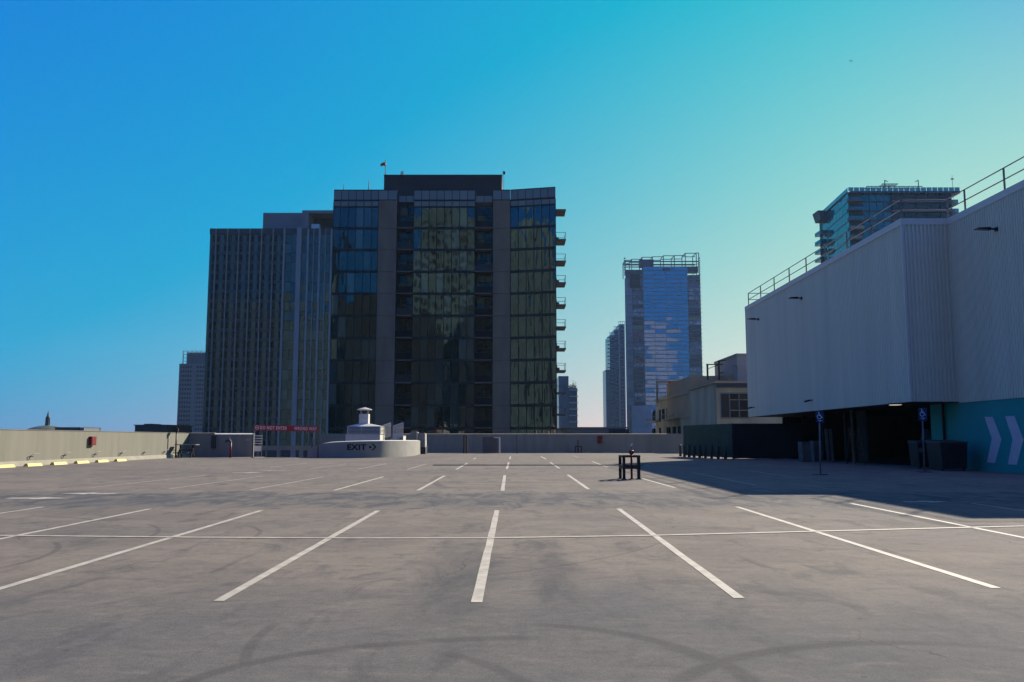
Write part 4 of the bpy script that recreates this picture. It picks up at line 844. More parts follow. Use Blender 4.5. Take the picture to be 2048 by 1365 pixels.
for (a, b) in ((RA_, RB_), (SA, SB)):
    grid(A, 'parapet_pane', 'parapet_glass', (a + .1, YM + .9), (b - .1, YM + .9), [(ZZ(402, YM), ZZ(389, YM))], 2, .1, .05, .05, .002)
    for k, z in enumerate(zf[:11]):
        MB().box(a + .02, b - .02, YM - .06, YM + DR, z - .02, z + .15).build('balcony_slab', 'slab', A)
        top = (zf[k - 1] if k else ZZ(405, YM)) - .35
        grid(A, 'balcony_door', 'door_glass', (a + .35, YM + DR - .08), (b - .02, YM + DR - .08), [(z + .2, z + .2 + (top - z - .2) * .62), (z + .2 + (top - z - .2) * .64, top)], 2, .14, .08, .05, .006)
        inst('balcony_guard', unit('guard_glass'), A, ((a + b) / 2, YM + .0, z + .72), (random.gauss(0, .01), 0, random.gauss(0, .01)), (b - a - .1, .03, 1.05))
        mb = MB().box(a + .04, b - .04, YM - .02, YM + .05, z + 1.25, z + 1.30)
        if random.random() < .6:
            xx = random.uniform(a + .3, b - 1.0); mb.box(xx, xx + .45, YM + .5, YM + .95, z + .15, z + .55).box(xx + .02, xx + .43, YM + .85, YM + .93, z + .55, z + 1.0)
        mb.build('balcony_rail', 'rail_dark', A)
# balconies on the right flank
for k in range(0, 11):
    z = zf[k] + ZZ(420, YM) - ZZ(457, YM) + (-.35 if k else 0)
    z = ZZ((420, 466, 509, 552, 596, 640, 683, 727, 771, 814, 857)[k], YM) if k < 11 else z
    x1 = x_(1131.5, (420, 466, 509, 552, 596, 640, 683, 727, 771, 814, 857)[k], YM)
    zs = z - (0 if k == 0 else 1.12)
    MB().box(WB - .05, x1, YO + 1.2, YO + 5.2, zs - .22, zs).build('balcony_slab', 'slab', A)
    if k:
        r = MB()
        for yy in (YO + 1.25, YO + 5.1):
            r.box(WB + .02, x1 - .02, yy, yy + .05, z - .06, z)
        r.box(x1 - .07, x1 - .02, YO + 1.3, YO + 5.1, z - .06, z)
        for yy in (YO + 1.25, YO + 3.2, YO + 5.1): r.box(x1 - .07, x1 - .02, yy, yy + .05, zs, z - .06)
        r.build('balcony_rail', 'rail_dark', A)
        if k in (1, 3, 4, 6, 7):
            xx = WB + .1; MB().box(xx, xx + .5, YO + 2, YO + 2.6, zs, zs + .45).box(xx, xx + .12, YO + 2, YO + 2.6, zs + .45, zs + .9).build('balcony_chair', 'rail_dark', A)
# penthouse
YP = YM + 8.5; pa, pb = XX(768, 365, YP), XX(1004, 365, YP); zp = ZZ(352, YP)
MB().box(pa, pb, YP, YP + 14, z_par0 - 2, zp).build('penthouse', 'penthouse', A)
rb = MB()
for k in range(72):
    x = pa + (pb - pa) * (k + .5) / 72; rb.box(x - .07, x + .07, YP - .06, YP - .001, z_par0 - 1, zp - .1)
rb.box(pa - .05, pb + .05, YP - .1, YP + 14, zp + .001, zp + .18).build('penthouse_ribs', 'penthouse', A)
for px in (890, 912, 935): x = XX(px, 350, YP + 3); MB().lathe((x, YP + 3, zp + .18), [(.9, 0), (.85, .25), (.5, .42), (.1, .5)], 16).build('roof_fan', 'penthouse', A, True)
# roof bits on the tower
def pole(name, px, py0, py1, Y, r, label, cat, m='dark_metal'):
    x = XX(px, py0, Y); o = MB().tube((x, Y, ZZ(py0, Y) - .3), (x, Y, ZZ(py1, Y)), r, 8, r * .7).box(x - .12, x + .12, Y - .12, Y + .12, ZZ(py0, Y) - .3, ZZ(py0, Y) - .1).build(name, m, None, False, (x, Y, ZZ(py0, Y) - .3)); return tag(o, label, cat)
pole('antenna', 687, 380, 369, YM + 1, .07, 'short thin antenna at the left roof corner of the dark tower', 'antenna')
pole('antenna', 737.5, 381, 362, YM + 1, .09, 'thicker dark antenna right of the left roof corner of the dark tower', 'antenna')
x = XX(770.5, 340, YP); t = thing('windsock', (x, YP + .3, zp), 'orange windsock on a thin pole above the dark tower', 'windsock')
MB().tube((x, YP + .3, zp), (x, YP + .3, ZZ(319, YP)), .07, 8).build('pole', 'dark_metal', t)
MB().tube((x, YP + .3, ZZ(328, YP)), (x - .55, YP + .3, ZZ(327, YP)), .34, 10, .26).tube((x - .55, YP + .3, ZZ(327, YP)), (x - .8, YP + .3, ZZ(331, YP)), .26, 10, .2).build('sock', 'orange', t)
for px, lab in ((806, 'small flag on the left part of the dark tower roof block'), (1006, 'small flag on the right corner of the dark tower roof block')):
    x = XX(px, 348, YP) ; t = thing('roof_flag', (x, YP + .3, zp - (2.5 if px > 900 else 0)), lab, 'flag'); zt_ = ZZ(342, YP)
    MB().tube((x, YP + .3 - (.5 if px > 900 else 0), zp - (2.6 if px > 900 else 0)), (x, YP + .3 - (.5 if px > 900 else 0), zt_), .06, 6).build('pole', 'white_thing' if px > 900 else 'dark_metal', t)
    s = 1 if px > 900 else -1; MB().hull8([(x, YP - .2, zt_ - .7), (x + s * .38, YP - .15, zt_ - .75), (x + s * .38, YP - .1, zt_ - .75), (x, YP - .15, zt_ - .7)], [(x, YP - .2, zt_ - .1), (x + s * .4, YP - .15, zt_ - .2), (x + s * .4, YP - .1, zt_ - .2), (x, YP - .15, zt_ - .1)]).build('flag', 'red' if px > 900 else 'white_thing', t)
# ------------------------------------------------------------------ finned office tower at the left
YB_ = 282.0
b_ = lambda px, py=470: XX(px, py, YB_)
Bt = thing('finned_office_tower', (b_(540), YB_, GROUND), 'wide blue grey office tower with thin vertical fins left of the dark tower', 'building')
xl, xc1, xc2, xr = b_(420), b_(569.5), b_(599.5), b_(690)
zt = ZZ(457.5, YB_); zh = ZZ(469, YB_)
MB().box(xl, xr, YB_ + .3, YB_ + 34, GROUND, zt - .1).build('tower_body', 'b_body', Bt)
MB().box(xl - .05, xr, YB_ - .15, YB_ + .6, zh, zt).build('header_band', 'b_body', Bt)
nf = 23; fh = (zh - ZZ(879, YB_)) / 21.0
zr = [(zh - (k + 1) * fh, zh - k * fh) for k in range(nf)]
fins = [420, 433, 456, 478.3, 501, 524, 547, 569.5]
me_w, me_p = unit('b_window'), unit('b_panel')
for i, (f0, f1) in enumerate(zip(fins, fins[1:])):
    a, b = b_(f0), b_(f1); w = b - a; wd = 1.22
    for (z0, z1) in zr[:22]:
        pa_, pb_ = (a + wd if i else a), b - wd
        inst('spandrel_panel', me_p, Bt, ((pa_ + pb_) / 2, YB_ + .1, (z0 + z1) / 2), (random.gauss(0, .004), 0, random.gauss(0, .004)), (pb_ - pa_ - .03, .2, z1 - z0 - .16))
        for s, xx in ((0, a + wd / 2 + .08), (1, b - wd / 2 - .08)):
            if s == 0 and i == 0: continue
            inst('window', me_w, Bt, (xx, YB_ + .16, (z0 + z1) / 2 + .15), (random.gauss(0, .006), 0, random.gauss(0, .006)), (wd - .2, .14, (z1 - z0) * .60))
            if random.random() < .0: pass
    MB().box(b - .17 if i < 6 else b - .3, b + .17 if i < 6 else b + .3, YB_ - .55, YB_ + .3, GROUND, zt - .2).build('fin', 'b_fin' if i < 6 else 'b_column', Bt)
under = MB()
for (z0, z1) in zr[:22]: under.box(xl + .1, xc1, YB_ + .26, YB_ + .30, z0 + .02, z1 - .02)
under.build('window_backing', 'b_body', Bt)
cols = [569.5, 584, 599.5, 617, 628.3, 640, 652, 664, 676, 690]
for i, (f0, f1) in enumerate(zip(cols, cols[1:])):
    a, b = b_(f0), b_(f1)
    for (z0, z1) in zr[:22]:
        if i < 7: inst('glass_panel', unit('b_glass'), Bt, ((a + b) / 2, YB_ + .12, (z0 + z1) / 2), (random.gauss(0, .012), 0, random.gauss(0, .012)), (b - a - .12, .18, z1 - z0 - .18))
    if i == 1: MB().box(b - .75, b + .75, YB_ - .9, YB_ + .4, GROUND, ZZ(456, YB_)).build('column', 'b_column', Bt)
    elif i > 1: MB().box(b - (.30 if i % 2 == 0 else .16), b + (.30 if i % 2 == 0 else .16), YB_ - .5, YB_ + .3, GROUND, zt - .2).build('fin', 'b_column' if i % 2 == 0 else 'b_fin', Bt)
YR = YB_ + 8
MB().box(XX(526, 440, YR), XX(606, 440, YR) , YR, YR + 14, zt - 1, ZZ(426, YR)).build('roof_block', 'b_roof', Bt)
xa, xb = XX(604, 440, YB_ + 4), XX(700, 440, YB_ + 4); za, zb = ZZ(457, YB_ + 4), ZZ(421, YB_ + 4)
MB().box(xa, xa + 2.2, YB_ + 4, YB_ + 22, za - 1, zb).build('roof_frame', 'b_roof', Bt); MB().box(xa + 2.21, xb, YB_ + 4, YB_ + 22, zb - 1.0, zb).build('roof_frame', 'b_roof', Bt); MB().box(xa + 2.21, xb, YB_ + 12, YB_ + 22, za - 1, zb - 1.01).build('roof_recess', 'b_body', Bt)
MB().box(xa + 3, xa + 5.6, YB_ + 5, YB_ + 7, za - .5, ZZ(447, YB_ + 4)).build('roof_unit', 'white_thing', Bt)
# ------------------------------------------------------------------ slab tower far left
YC = 640.0; xa, xb = XX(360.5, 730, YC), XX(470, 730, YC)
t = thing('slab_tower', ((xa + xb) / 2, YC, GROUND), 'distant pale slab tower with a lattice crown at the far left', 'building')
zt = ZZ(728, YC)
MB().box(xa, xb, YC, YC + 40, GROUND, zt).build('tower_body', 'c_dark', t)
nfl = 20; h = (zt - ZZ(879, YC)) / 17
for k in range(nfl): MB().box(xa - .3, xb, YC - 1.0, YC + 1, zt - k * h - h * .52, zt - k * h).build('floor_band', 'c_body', t)
for k in range(30):
    x = xa + k * 1.85; MB().box(x - .35, x + .35, YC - .7, YC + .5, GROUND, zt - .1).build('pier', 'c_body', t)
MB().box(xa + 5 * 1.85 + .6, xa + 6 * 1.85 - .6 + 1.85, YC - 1.2, YC, GROUND, zt - .05).build('pier', 'c_body', t)
x0, x1, zc = XX(366, 715, YC + 6), XX(470, 715, YC + 6), ZZ(702, YC + 6)
MB().box(x0 + 2.0, x1, YC + 8, YC + 30, zt - 1, zc - 1.0).build('crown_screen', 'c_crown', t)
cr = MB()
for k in range(12):
    x = x0 + k * 3.4; cr.box(x - .22, x + .22, YC + 6, YC + 6.6, zt - 1, zc)
for k in range(4): z = zt + (zc - zt) * (k + 1) / 4; cr.box(x0 - .22, x1, YC + 6.61, YC + 7, z - .3, z)
cr.build('crown_frame', 'c_body', t)
# dome with spire, low roofs
YD = 420.0; xd = XX(95, 850, YD)
t = thing('dome', (xd, YD, 0), 'distant green dome with a slender spire above the left wall', 'dome')
rD = XX(137, 858, YD) - xd; zb = ZZ(872, YD)
MB().lathe((xd, YD, zb), [(rD * 1.5, -12), (rD * 1.25, 0), (rD * 1.12, 1.6), (rD * .86, 3.1), (rD * .5, 4.3), (rD * .26, 4.75), (rD * .05, 5)], 32).build('dome_shell', 'dome', t, True)
MB().lathe((xd, YD, ZZ(854.5, YD)), [(1.9, -.6), (1.6, .3), (1.0, 1.0), (.85, 3.9), (1.05, 4.1), (1.0, 4.6), (.55, 5.4), (.22, 7.2), (.04, 7.9)], 16).build('spire', 'dome', t, True)
for k in range(8):
    a = k * pi / 4; MB().tube((xd + 1.05 * cos(a), YD + 1.05 * sin(a), ZZ(851, YD)), (xd + .9 * cos(a), YD + .9 * sin(a), ZZ(836, YD)), .12, 6).build('lantern_column', 'dome', t)
def lowbox(name, p0, p1, pt, Y, m, label, dep=20, cat='building', extra=None):
    xa, xb = XX(p0, pt, Y), XX(p1, pt, Y); z = ZZ(pt, Y); t = thing(name, ((xa + xb) / 2, Y, GROUND), label, cat)
    MB().box(xa, xb, Y, Y + dep, GROUND, z).build('wall', m, t); MB().box(xa - .3, xb + .3, Y - .3, Y + dep + .3, z + .01, z + .25).build('roof_edge', m, t); return t, xa, xb, z
t, xa, xb, z = lowbox('low_building', 110, 160, 856, 400, 'c_dark', 'distant dark low roof right of the dome'); MB().box(xb + .31, XX(168, 856, 400), 400, 415, GROUND, z - .1).build('end_wall', 'c_body', t)
t, xa, xb, z = lowbox('low_building', 270, 335, 851.5, 260, 'c_dark', 'dark blue flat roof block above the left wall'); MB().box(xa + 1, xb - 6, 264, 270, z, z + .6).build('roof_unit', 'c_dark', t)
# ------------------------------------------------------------------ parapet of the block beyond the far wall
t, xa, xb, z = lowbox('neighbour_block', 1130, 1252, 857.5, 150, 'h_pale', 'pale flat roofed block just above the far wall, right of the dark tower', 30)
MB().box(XX(1219, 860, 149), xb + .4, 149, 149.6, GROUND, ZZ(858.5, 149)).build('dark_end', 'h_fascia', t)
# ------------------------------------------------------------------ small tower with roof garden
YG2 = 420.0; xa, xb = XX(1118, 800, YG2), XX(1154.5, 800, YG2)
t = thing('garden_tower', ((xa + xb) / 2, YG2, GROUND), 'slim blue grey tower with plants on its roof behind the balconies', 'building')
xm = XX(1138, 800, YG2)
MB().box(xa, xm, YG2 + 2, YG2 + 20, GROUND, ZZ(752, YG2)).build('high_block', 'f_body', t); MB().box(xm + .01, xb, YG2, YG2 + 18, GROUND, ZZ(776, YG2)).build('low_block', 'f_body', t)
hh = 3.1
for k in range(9):
    z = ZZ(780, YG2) - k * hh; MB().box(xm + .05, xb + .5, YG2 - .5, YG2 + 10, z - .3, z).build('floor_slab', 'f_slab', t)
    for q in range(4): MB().box(xm + .3 + q * 1.0, xm + .8 + q * 1.0, YG2 - .1, YG2 - .01, z - 2.5, z - .6).build('window', 'c_dark', t)
sh = MB(); rr = random.Random(5)
for k in range(260):
    x, y, z = rr.uniform(xm + .2, xb - .2), rr.uniform(YG2 + .5, YG2 + 5), 0; z = ZZ(776, YG2) + abs(rr.gauss(0, .9)) * (1.6 if x > xm + 1.6 else .8)
    a, b2 = rr.uniform(0, 6.3), rr.uniform(-.7, .7); u = Vector((cos(a), sin(a), b2)) * rr.uniform(.2, .45); v = Vector((-sin(a), cos(a), rr.uniform(-.5, .9))) * .22; p = Vector((x, y, z))
    sh.quad(p - u, p - v, p + u, p + v)
pl = sh.build('roof_plants', 'leaf', None, False, ((xm + xb) / 2, YG2 + 2, ZZ(776, YG2))); pl['kind'] = 'stuff'; tag(pl, 'green shrubs on the roof of the slim blue tower', 'plants')
# ------------------------------------------------------------------ unfinished tower with sprayed lettering
YE = 675.0; e_ = lambda px, py=560, Y=YE: XX(px, py, Y)
t = thing('unfinished_tower', (e_(1328), YE, GROUND), 'tall unfinished tower with a blue mirror glass face and sprayed lettering', 'building')
xl, x1, x2, xr = e_(1251), e_(1286.5), e_(1375), e_(1401); zt = ZZ(548, YE); fl = (ZZ(545, YE) - ZZ(797, YE)) / 30
MB().box(xl + 1.2, xr, YE + 1.2, YE + 14, GROUND, zt - 1.5).build('tower_body', 'e_dark', t)
gz = ZZ(534, YE); zs = [(gz - (k + 1) * fl, gz - k * fl) for k in range(40)]
grid(t, 'mirror_panel', 'e_glass', (x1, YE), (x2, YE), zs[:39], 4, .35, .75, .5, .007)
MB().box(x1 - .2, x2 + .2, YE + .52, YE + 1.1, GROUND, gz).build('glass_backing', 'e_slab', t)
for k, (z0, z1) in enumerate(zs[2:40]):
    for (a, b) in ((xl + 5.5, x1 - .6), (x2 + .6, xr - .4)):
        inst('painted_bay', unit('graffiti') if random.random() < .72 else unit('e_dark'), t, ((a + b) / 2, YE + .3, (z0 + z1) / 2), (0, 0, 0), (b - a, .8, z1 - z0 - .8))
    inst('side_bay', unit('e_body'), t, (xl + 2.6, YE + .5, (z0 + z1) / 2), (0, 0, 0), (5.0, .7, z1 - z0 - .6))
    MB().box(xl - .4, x1 - .3, YE - .3, YE + 1.0, z1 - .32, z1).box(x2 + .3, xr + .4, YE - .3, YE + 1.0, z1 - .32, z1).build('floor_slab', 'e_body', t)
MB().box(xl + 3.5, xl + 11.5, YE - .35, YE + .2, ZZ(577, YE), ZZ(549, YE)).build('dark_tarpaulin', 'c_dark', t)
st = MB()
tops = [(1251, 1264, 520), (1264, 1285, 518), (1285, 1306, 514), (1306, 1328, 513), (1328, 1350, 511), (1350, 1372, 510.5), (1372, 1394, 506), (1394, 1399, 505.5)]
for a, b, p in tops:
    xa, xb = e_(a), e_(b)
    for yy in (YE + .5, YE + 14):
        st.box(xa - .28, xa + .28, yy, yy + .5, ZZ(552, YE), ZZ(p, YE)).box(xa, xb, yy, yy + .5, ZZ(p, YE) - .5, ZZ(p, YE)).box(xa, xb, yy, yy + .5, ZZ(522, YE) - .9, ZZ(522, YE)).box(xa, xb, yy, yy + .4, ZZ(528, YE) - .35, ZZ(528, YE)).box(xa, xb, yy, yy + .4, ZZ(533, YE) - .35, ZZ(533, YE))
    st.box(xa - .2, xa + .2, YE + 1, YE + 14, ZZ(p, YE) - .5, ZZ(p, YE))
xa = e_(1399)
st.box(xa - .3, xa + .3, YE + .5, YE + 1, ZZ(556, YE), ZZ(505.5, YE)).build('steel_frame', 'e_steel', t)
for a, b, c0, c1 in ((1280, 1308, 519, 534), (1251, 1287, 541, 556), (1374, 1397, 534, 545), (1325, 1341, 537, 542)): MB().box(e_(a), e_(b), YE + (.6 if c0 < 536 else -.2), YE + (6 if c0 < 536 else .3), ZZ(c1, YE), ZZ(c0, YE)).build('wall_panel', 'e_dark', t)
for k in range(8):
    for xx in (xl - .5, xr - .5): MB().box(xx, xx + 1.0, YE + 1, YE + 6, ZZ(515 + k * 4.6, YE) - .35, ZZ(515 + k * 4.6, YE)).build('edge_slab', 'e_steel', t)
MB().box(e_(1262, 800), e_(1300, 800), YE - 6, YE - .5, GROUND, ZZ(813, YE)).build('podium', 'e_body', t)
# ------------------------------------------------------------------ stepped condo towers left of it
YF = 640.0; fpx = lambda px, py=700, Y=YF: XX(px, py, Y)
t = thing('condo_tower', (fpx(1237), YF, GROUND), 'slim pale condo tower with stepped top and rows of balconies', 'building')
steps = [(1219.5, 1230, 671), (1230, 1241, 658), (1241, 1253, 646)]
for i, (a, b, p) in enumerate(steps):
    xa, xb = fpx(a), fpx(b); MB().box(xa, xb - .02, YF + i * 4, YF + 30, GROUND, ZZ(p, YF)).build('block', 'f_body', t)
    n = int((879 - p) / 7.6)
    for k in range(n):
        z = ZZ(p + 3, YF) - k * 2.85
        MB().box(xa - (1.6 if i == 0 else .0), xb - .3, YF + i * 4 - 1.3, YF + i * 4 + 4, z - .35, z).build('balcony_slab', 'f_slab', t)
    MB().box(xb - 1.2, xb - .3, YF + i * 4 - 2.0, YF + i * 4 - 1.31, GROUND, ZZ(p + 2, YF)).build('pier', 'f_slab' if i else 'f_body', t)
    fr = MB(); zz = ZZ(p, YF)
    for q in range(4): fr.box(xa + (xb - xa) * q / 3 - .12, xa + (xb - xa) * q / 3 + .12, YF + i * 4, YF + i * 4 + .3, zz, zz + 2.2)
    fr.box(xa, xb, YF + i * 4 + .31, YF + i * 4 + .6, zz + 2.0, zz + 2.3).build('roof_rail', 'f_slab', t)
t, xa, xb, z = lowbox('condo_block', 1211.5, 1222, 741, 610, 'f_body', 'lower blue glass block at the left foot of the condo tower', 20)
for k in range(14): MB().box(xa - .2, xb, 609.5, 610, z - 3 * k - .8, z - 3 * k - .4).build('floor_slab', 'c_dark', t)
# ------------------------------------------------------------------ beige apartment house
XH = XX(1433, 800, 112)
hz = lambda py, Y: ZZ(py, Y)
t = thing('apartment_house', (XH, 128, GROUND), 'old beige stucco apartment house with dark windows behind the green fence', 'building')
YH0, YH1, YH2 = 112.0, 129.0, 163.0
z2, z1 = hz(767, YH0), 8.6
MB().box(XH, XH + 24, YH0, YH1 - .01, GROUND, z2).build('near_wing', 'h_wall', t); MB().box(XH + .6, XH + 24, YH1, YH2, GROUND, z1).build('rear_wing', 'h_wall', t)
MB().box(XH - .25, XH + 24, YH0 - .3, YH1, z2 + .01, z2 + .30).build('roof_edge', 'h_tan', t)
MB().box(XH - .02, XH + 24, YH0 - .32, YH0 - .02, hz(775.5, YH0), z2 + .005).build('fascia', 'h_fascia', t)
MB().box(XH + .35, XH + .75, YH1 + .2, YH2, z1 + .01, z1 + .5).build('parapet', 'h_wall', t)
# near wing front windows
wx = [XX(p, 810, YH0) for p in (1441, 1459, 1478, 1497)]
fr = MB()
for i, (a, b) in enumerate(zip(wx, wx[1:])):
    zr_ = [(hz(836, YH0), hz(787, YH0))] if i == 0 else [(hz(836, YH0), hz(821, YH0)), (hz(821, YH0), hz(800, YH0)), (hz(800, YH0), hz(787, YH0))]
    for z0, z1_ in zr_: inst('window', unit('h_glass'), t, ((a + b) / 2, YH0 - .06, (z0 + z1_) / 2), (0, 0, random.gauss(0, .01)), (b - a - .12, .05, z1_ - z0 - .1))
for a in wx: fr.box(a - .06, a + .06, YH0 - .12, YH0 - .002, hz(837, YH0), hz(786, YH0))
fr.box(wx[0], wx[3], YH0 - .11, YH0 - .003, hz(837.5, YH0), hz(836, YH0)).box(wx[0], wx[3], YH0 - .11, YH0 - .003, hz(787, YH0), hz(785.5, YH0)).build('window_frame', 'h_frame', t)
# side windows: unit panes turned to face -X
def side_win(px0, px1, pt, pb, X, m='h_side', balcony=False, sill=True):
    ya, z1_ = PX(px0, pt, X); yb, _ = PX(px1, pt, X); _, z0 = PX((px0 + px1) / 2, pb, X); ym = (ya + yb) / 2; w = abs(ya - yb)
    wn_ = inst('window', unit(m), t, (X - .02, ym, (z0 + z1_) / 2), (0, 0, -pi / 2 + random.gauss(0, .01)), (w, .03, z1_ - z0))
    MB().box(X - .10, X - .022, ym - w / 2 - .1, ym + w / 2 + .1, z0 - .14, z0 - .02).build('sill', 'h_tan', t)
    MB().box(X - .05, X - .021, ym - .05, ym + .05, z0, z1_).build('window_mullion', 'h_frame', t)
XS = XH + .6
for p0, p1, pt, pb in ((1304.5, 1311.5, 822, 843), (1318, 1321.5, 820, 842), (1324, 1329, 819, 841), (1333, 1339, 817, 840), (1343.5, 1348.5, 815, 828), (1355.5, 1361, 813, 837), (1364.5, 1377, 810, 836),
                       (1304.5, 1311, 857, 868), (1318, 1322, 856, 868), (1333, 1341, 855, 868), (1344, 1352, 854, 868), (1355.5, 1361.5, 853, 868)):
    side_win(p0, p1, pt, pb, XS)
for p0, p1, pz, pt in ((1303.5, 1322, 844, 834), (1335, 1360, 839, 828)):
    ya, z = PX(p0, pz, XS); yb, _ = PX(p1, pz, XS); _, zt_ = PX((p0 + p1) / 2, pt, XS)
    MB().box(XS - 1.0, XS - .01, yb, ya, z - .2, z).build('balcony_slab', 'h_wall', t); r = MB().box(XS - 1.0, XS - .95, yb, ya, zt_ - .06, zt_)
    for k in range(9): y = yb + (ya - yb) * k / 8; r.box(XS - .99, XS - .96, y - .02, y + .02, z, zt_ - .06)
    r.build('balcony_rail', 'rail_dark', t)
# roof frame, upper tan block, pale block
YQ = 150.0
for a, b, pt, pb in ((1313, 1316.5, 765, 806), (1361, 1376, 762, 806), (1313, 1376, 762, 766)):
    MB().box(XX(a, 780, YQ), XX(b, 780, YQ), YQ + (.01 if a == 1313 and b < 1320 else 0), YQ + .6, hz(pb, YQ) if pb > 770 else hz(pb, YQ), hz(pt, YQ)).build('roof_screen', 'h_tan', t)
MB().tube((XX(1341, 780, YQ - 1), YQ - 1, hz(795, YQ)), (XX(1340, 780, YQ - 1), YQ - 1, hz(766, YQ)), .28, 8).tube((XX(1337, 765, YQ - 1), YQ - 1, hz(764.5, YQ)), (XX(1368, 764, YQ - 1), YQ - 1, hz(763, YQ)), .16, 8).build('orange_beam', 'orange', t)
rl = MB()
for k in range(12): x = XX(1322 + k * 4.4, 790, YQ - 3); rl.box(x - .03, x + .03, YQ - 3, YQ - 2.95, hz(797, YQ), hz(786 - k * .25, YQ))
rl.build('roof_rail', 'rail_dark', t)
YT2 = 131.0; MB().hull8([(XX(1380, 770, YT2), YT2, 5), (XX(1480, 770, YT2), YT2, 5), (XX(1480, 770, YT2), YT2 + 20, 5), (XX(1380, 770, YT2), YT2 + 20, 5)], [(XX(1380, 770, YT2), YT2, hz(753, YT2)), (XX(1480, 770, YT2), YT2, hz(751, YT2)), (XX(1480, 770, YT2), YT2 + 20, hz(751, YT2)), (XX(1380, 770, YT2), YT2 + 20, hz(753, YT2))]).build('upper_block', 'h_tan', t)
YT3 = 126.0; MB().box(XX(1474.5, 740, YT3), XX(1560, 740, YT3), YT3, YT3 + 14, 5, hz(709, YT3)).box(XX(1474, 710, YT3) - .15, XX(1560, 740, YT3), YT3 - .15, YT3 + 14, hz(711, YT3), hz(707.5, YT3)).build('pale_block', 'h_pale', t)
YT4 = 128.5; xa, xb = XX(1455, 745, YT4), XX(1475, 745, YT4)
MB().hull8([(xa, YT4, 8), (xb, YT4, 8), (xb, YT4 + 6, 8), (xa, YT4 + 6, 8)], [(xa, YT4, hz(751, YT4)), (xb, YT4, hz(744, YT4)), (xb, YT4 + 6, hz(744, YT4)), (xa, YT4 + 6, hz(751, YT4))]).build('sloped_roof', 'h_tan', t)
# lamp gantry on the roof
Yg = 127.5; gx = lambda p: XX(p, 730, Yg)
t = thing('lamp_gantry', (gx(1425), Yg, hz(752, Yg)), 'dark steel gantry with two roof lamps above the beige apartment house', 'gantry')
for p, pt in ((1415, 728), (1438, 722)): MB().box(gx(p) - .12, gx(p) + .12, Yg, Yg + .24, hz(760, Yg), hz(pt, Yg)).build('post', 'dark_metal', t)
MB().box(gx(1413.5), gx(1447), Yg + .26, Yg + .4, hz(730, Yg), hz(728, Yg)).build('cross_beam', 'dark_metal', t); MB().tube((gx(1416), Yg + .1, hz(738, Yg)), (gx(1437), Yg + .1, hz(730, Yg)), .05, 6).build('brace', 'dark_metal', t)
MB().bar((gx(1437), Yg + .1, hz(723, Yg)), (gx(1453), Yg + .1, hz(720, Yg)), .2, .18).build('lamp_arm', 'dark_metal', t); MB().box(gx(1438), gx(1447), Yg - .1, Yg + .2, hz(747, Yg), hz(745.5, Yg)).build('lamp_arm', 'dark_metal', t)
x = XX(1468, 740, YT3 - .5); t = thing('roof_hoop', (x, YT3 - .5, hz(745, YT3)), 'thin grey hoop rail on the roof left of the pale block', 'rail')
MB().path([(XX(1465, 740, YT3), YT3 - .5, hz(746, YT3)), (XX(1465, 740, YT3), YT3 - .5, hz(733, YT3)), (XX(1473, 740, YT3), YT3 - .5, hz(732.5, YT3)), (XX(1473, 740, YT3), YT3 - .5, hz(746, YT3))], .05).build('hoop', 'grey_metal', t)
# ------------------------------------------------------------------ green glass tower behind the corrugated building
YI = 290.0; i_ = lambda px, py=400, Y=YI: XX(px, py, Y)
t = thing('green_glass_tower', (i_(1790), YI, GROUND), 'blue green glass tower with a glass roof parapet rising behind the corrugated building', 'building')
xc, xr = i_(1696), i_(1904); zt = ZZ(385.5, YI); zp = ZZ(376.5, YI)
xl, yl = XX(1644, 430, 322), 322.0
MB().prism([(xc + .2, YI + .2), (xr, YI + .2), (xr, YI + 36), (xl + .3, YI + 36), (xl + .3, yl)], GROUND, zt - .2).build('tower_body', 'i_body', t)
fhI = (ZZ(420, YI) - ZZ(439, YI)); zsI = [(zt - (k + 1) * fhI, zt - k * fhI) for k in range(9)]
grid(t, 'glass_panel', 'i_glass', (xl, yl), (xc, YI), zsI, 9, .12, .35, .25, .005)
MB().hull8([(xl - .5, yl, zt - .15), (xc - .3, YI - .6, zt - .15), (xc + .4, YI + .4, zt - .15), (xl + .4, yl + .5, zt - .15)], [(xl - .5, yl, zt + .25), (xc - .3, YI - .6, zt + .25), (xc + .4, YI + .4, zt + .25), (xl + .4, yl + .5, zt + .25)]).build('roof_slab', 'i_body', t)
MB().box(xc + .41, i_(1918), YI - 1.2, YI + 10, zt - .6, zt + .2).build('roof_slab', 'i_body', t)
grid(t, 'parapet_pane', 'i_parapet', (xc - .2, YI - 1.0), (i_(1918), YI - 1.0), [(zt + .2, zp)], 20, .18, .1, .05, .002)
grid(t, 'parapet_pane', 'i_parapet', (xl - .5, yl), (xc - .25, YI - .6), [(zt + .25, zp)], 16, .18, .1, .05, .002)
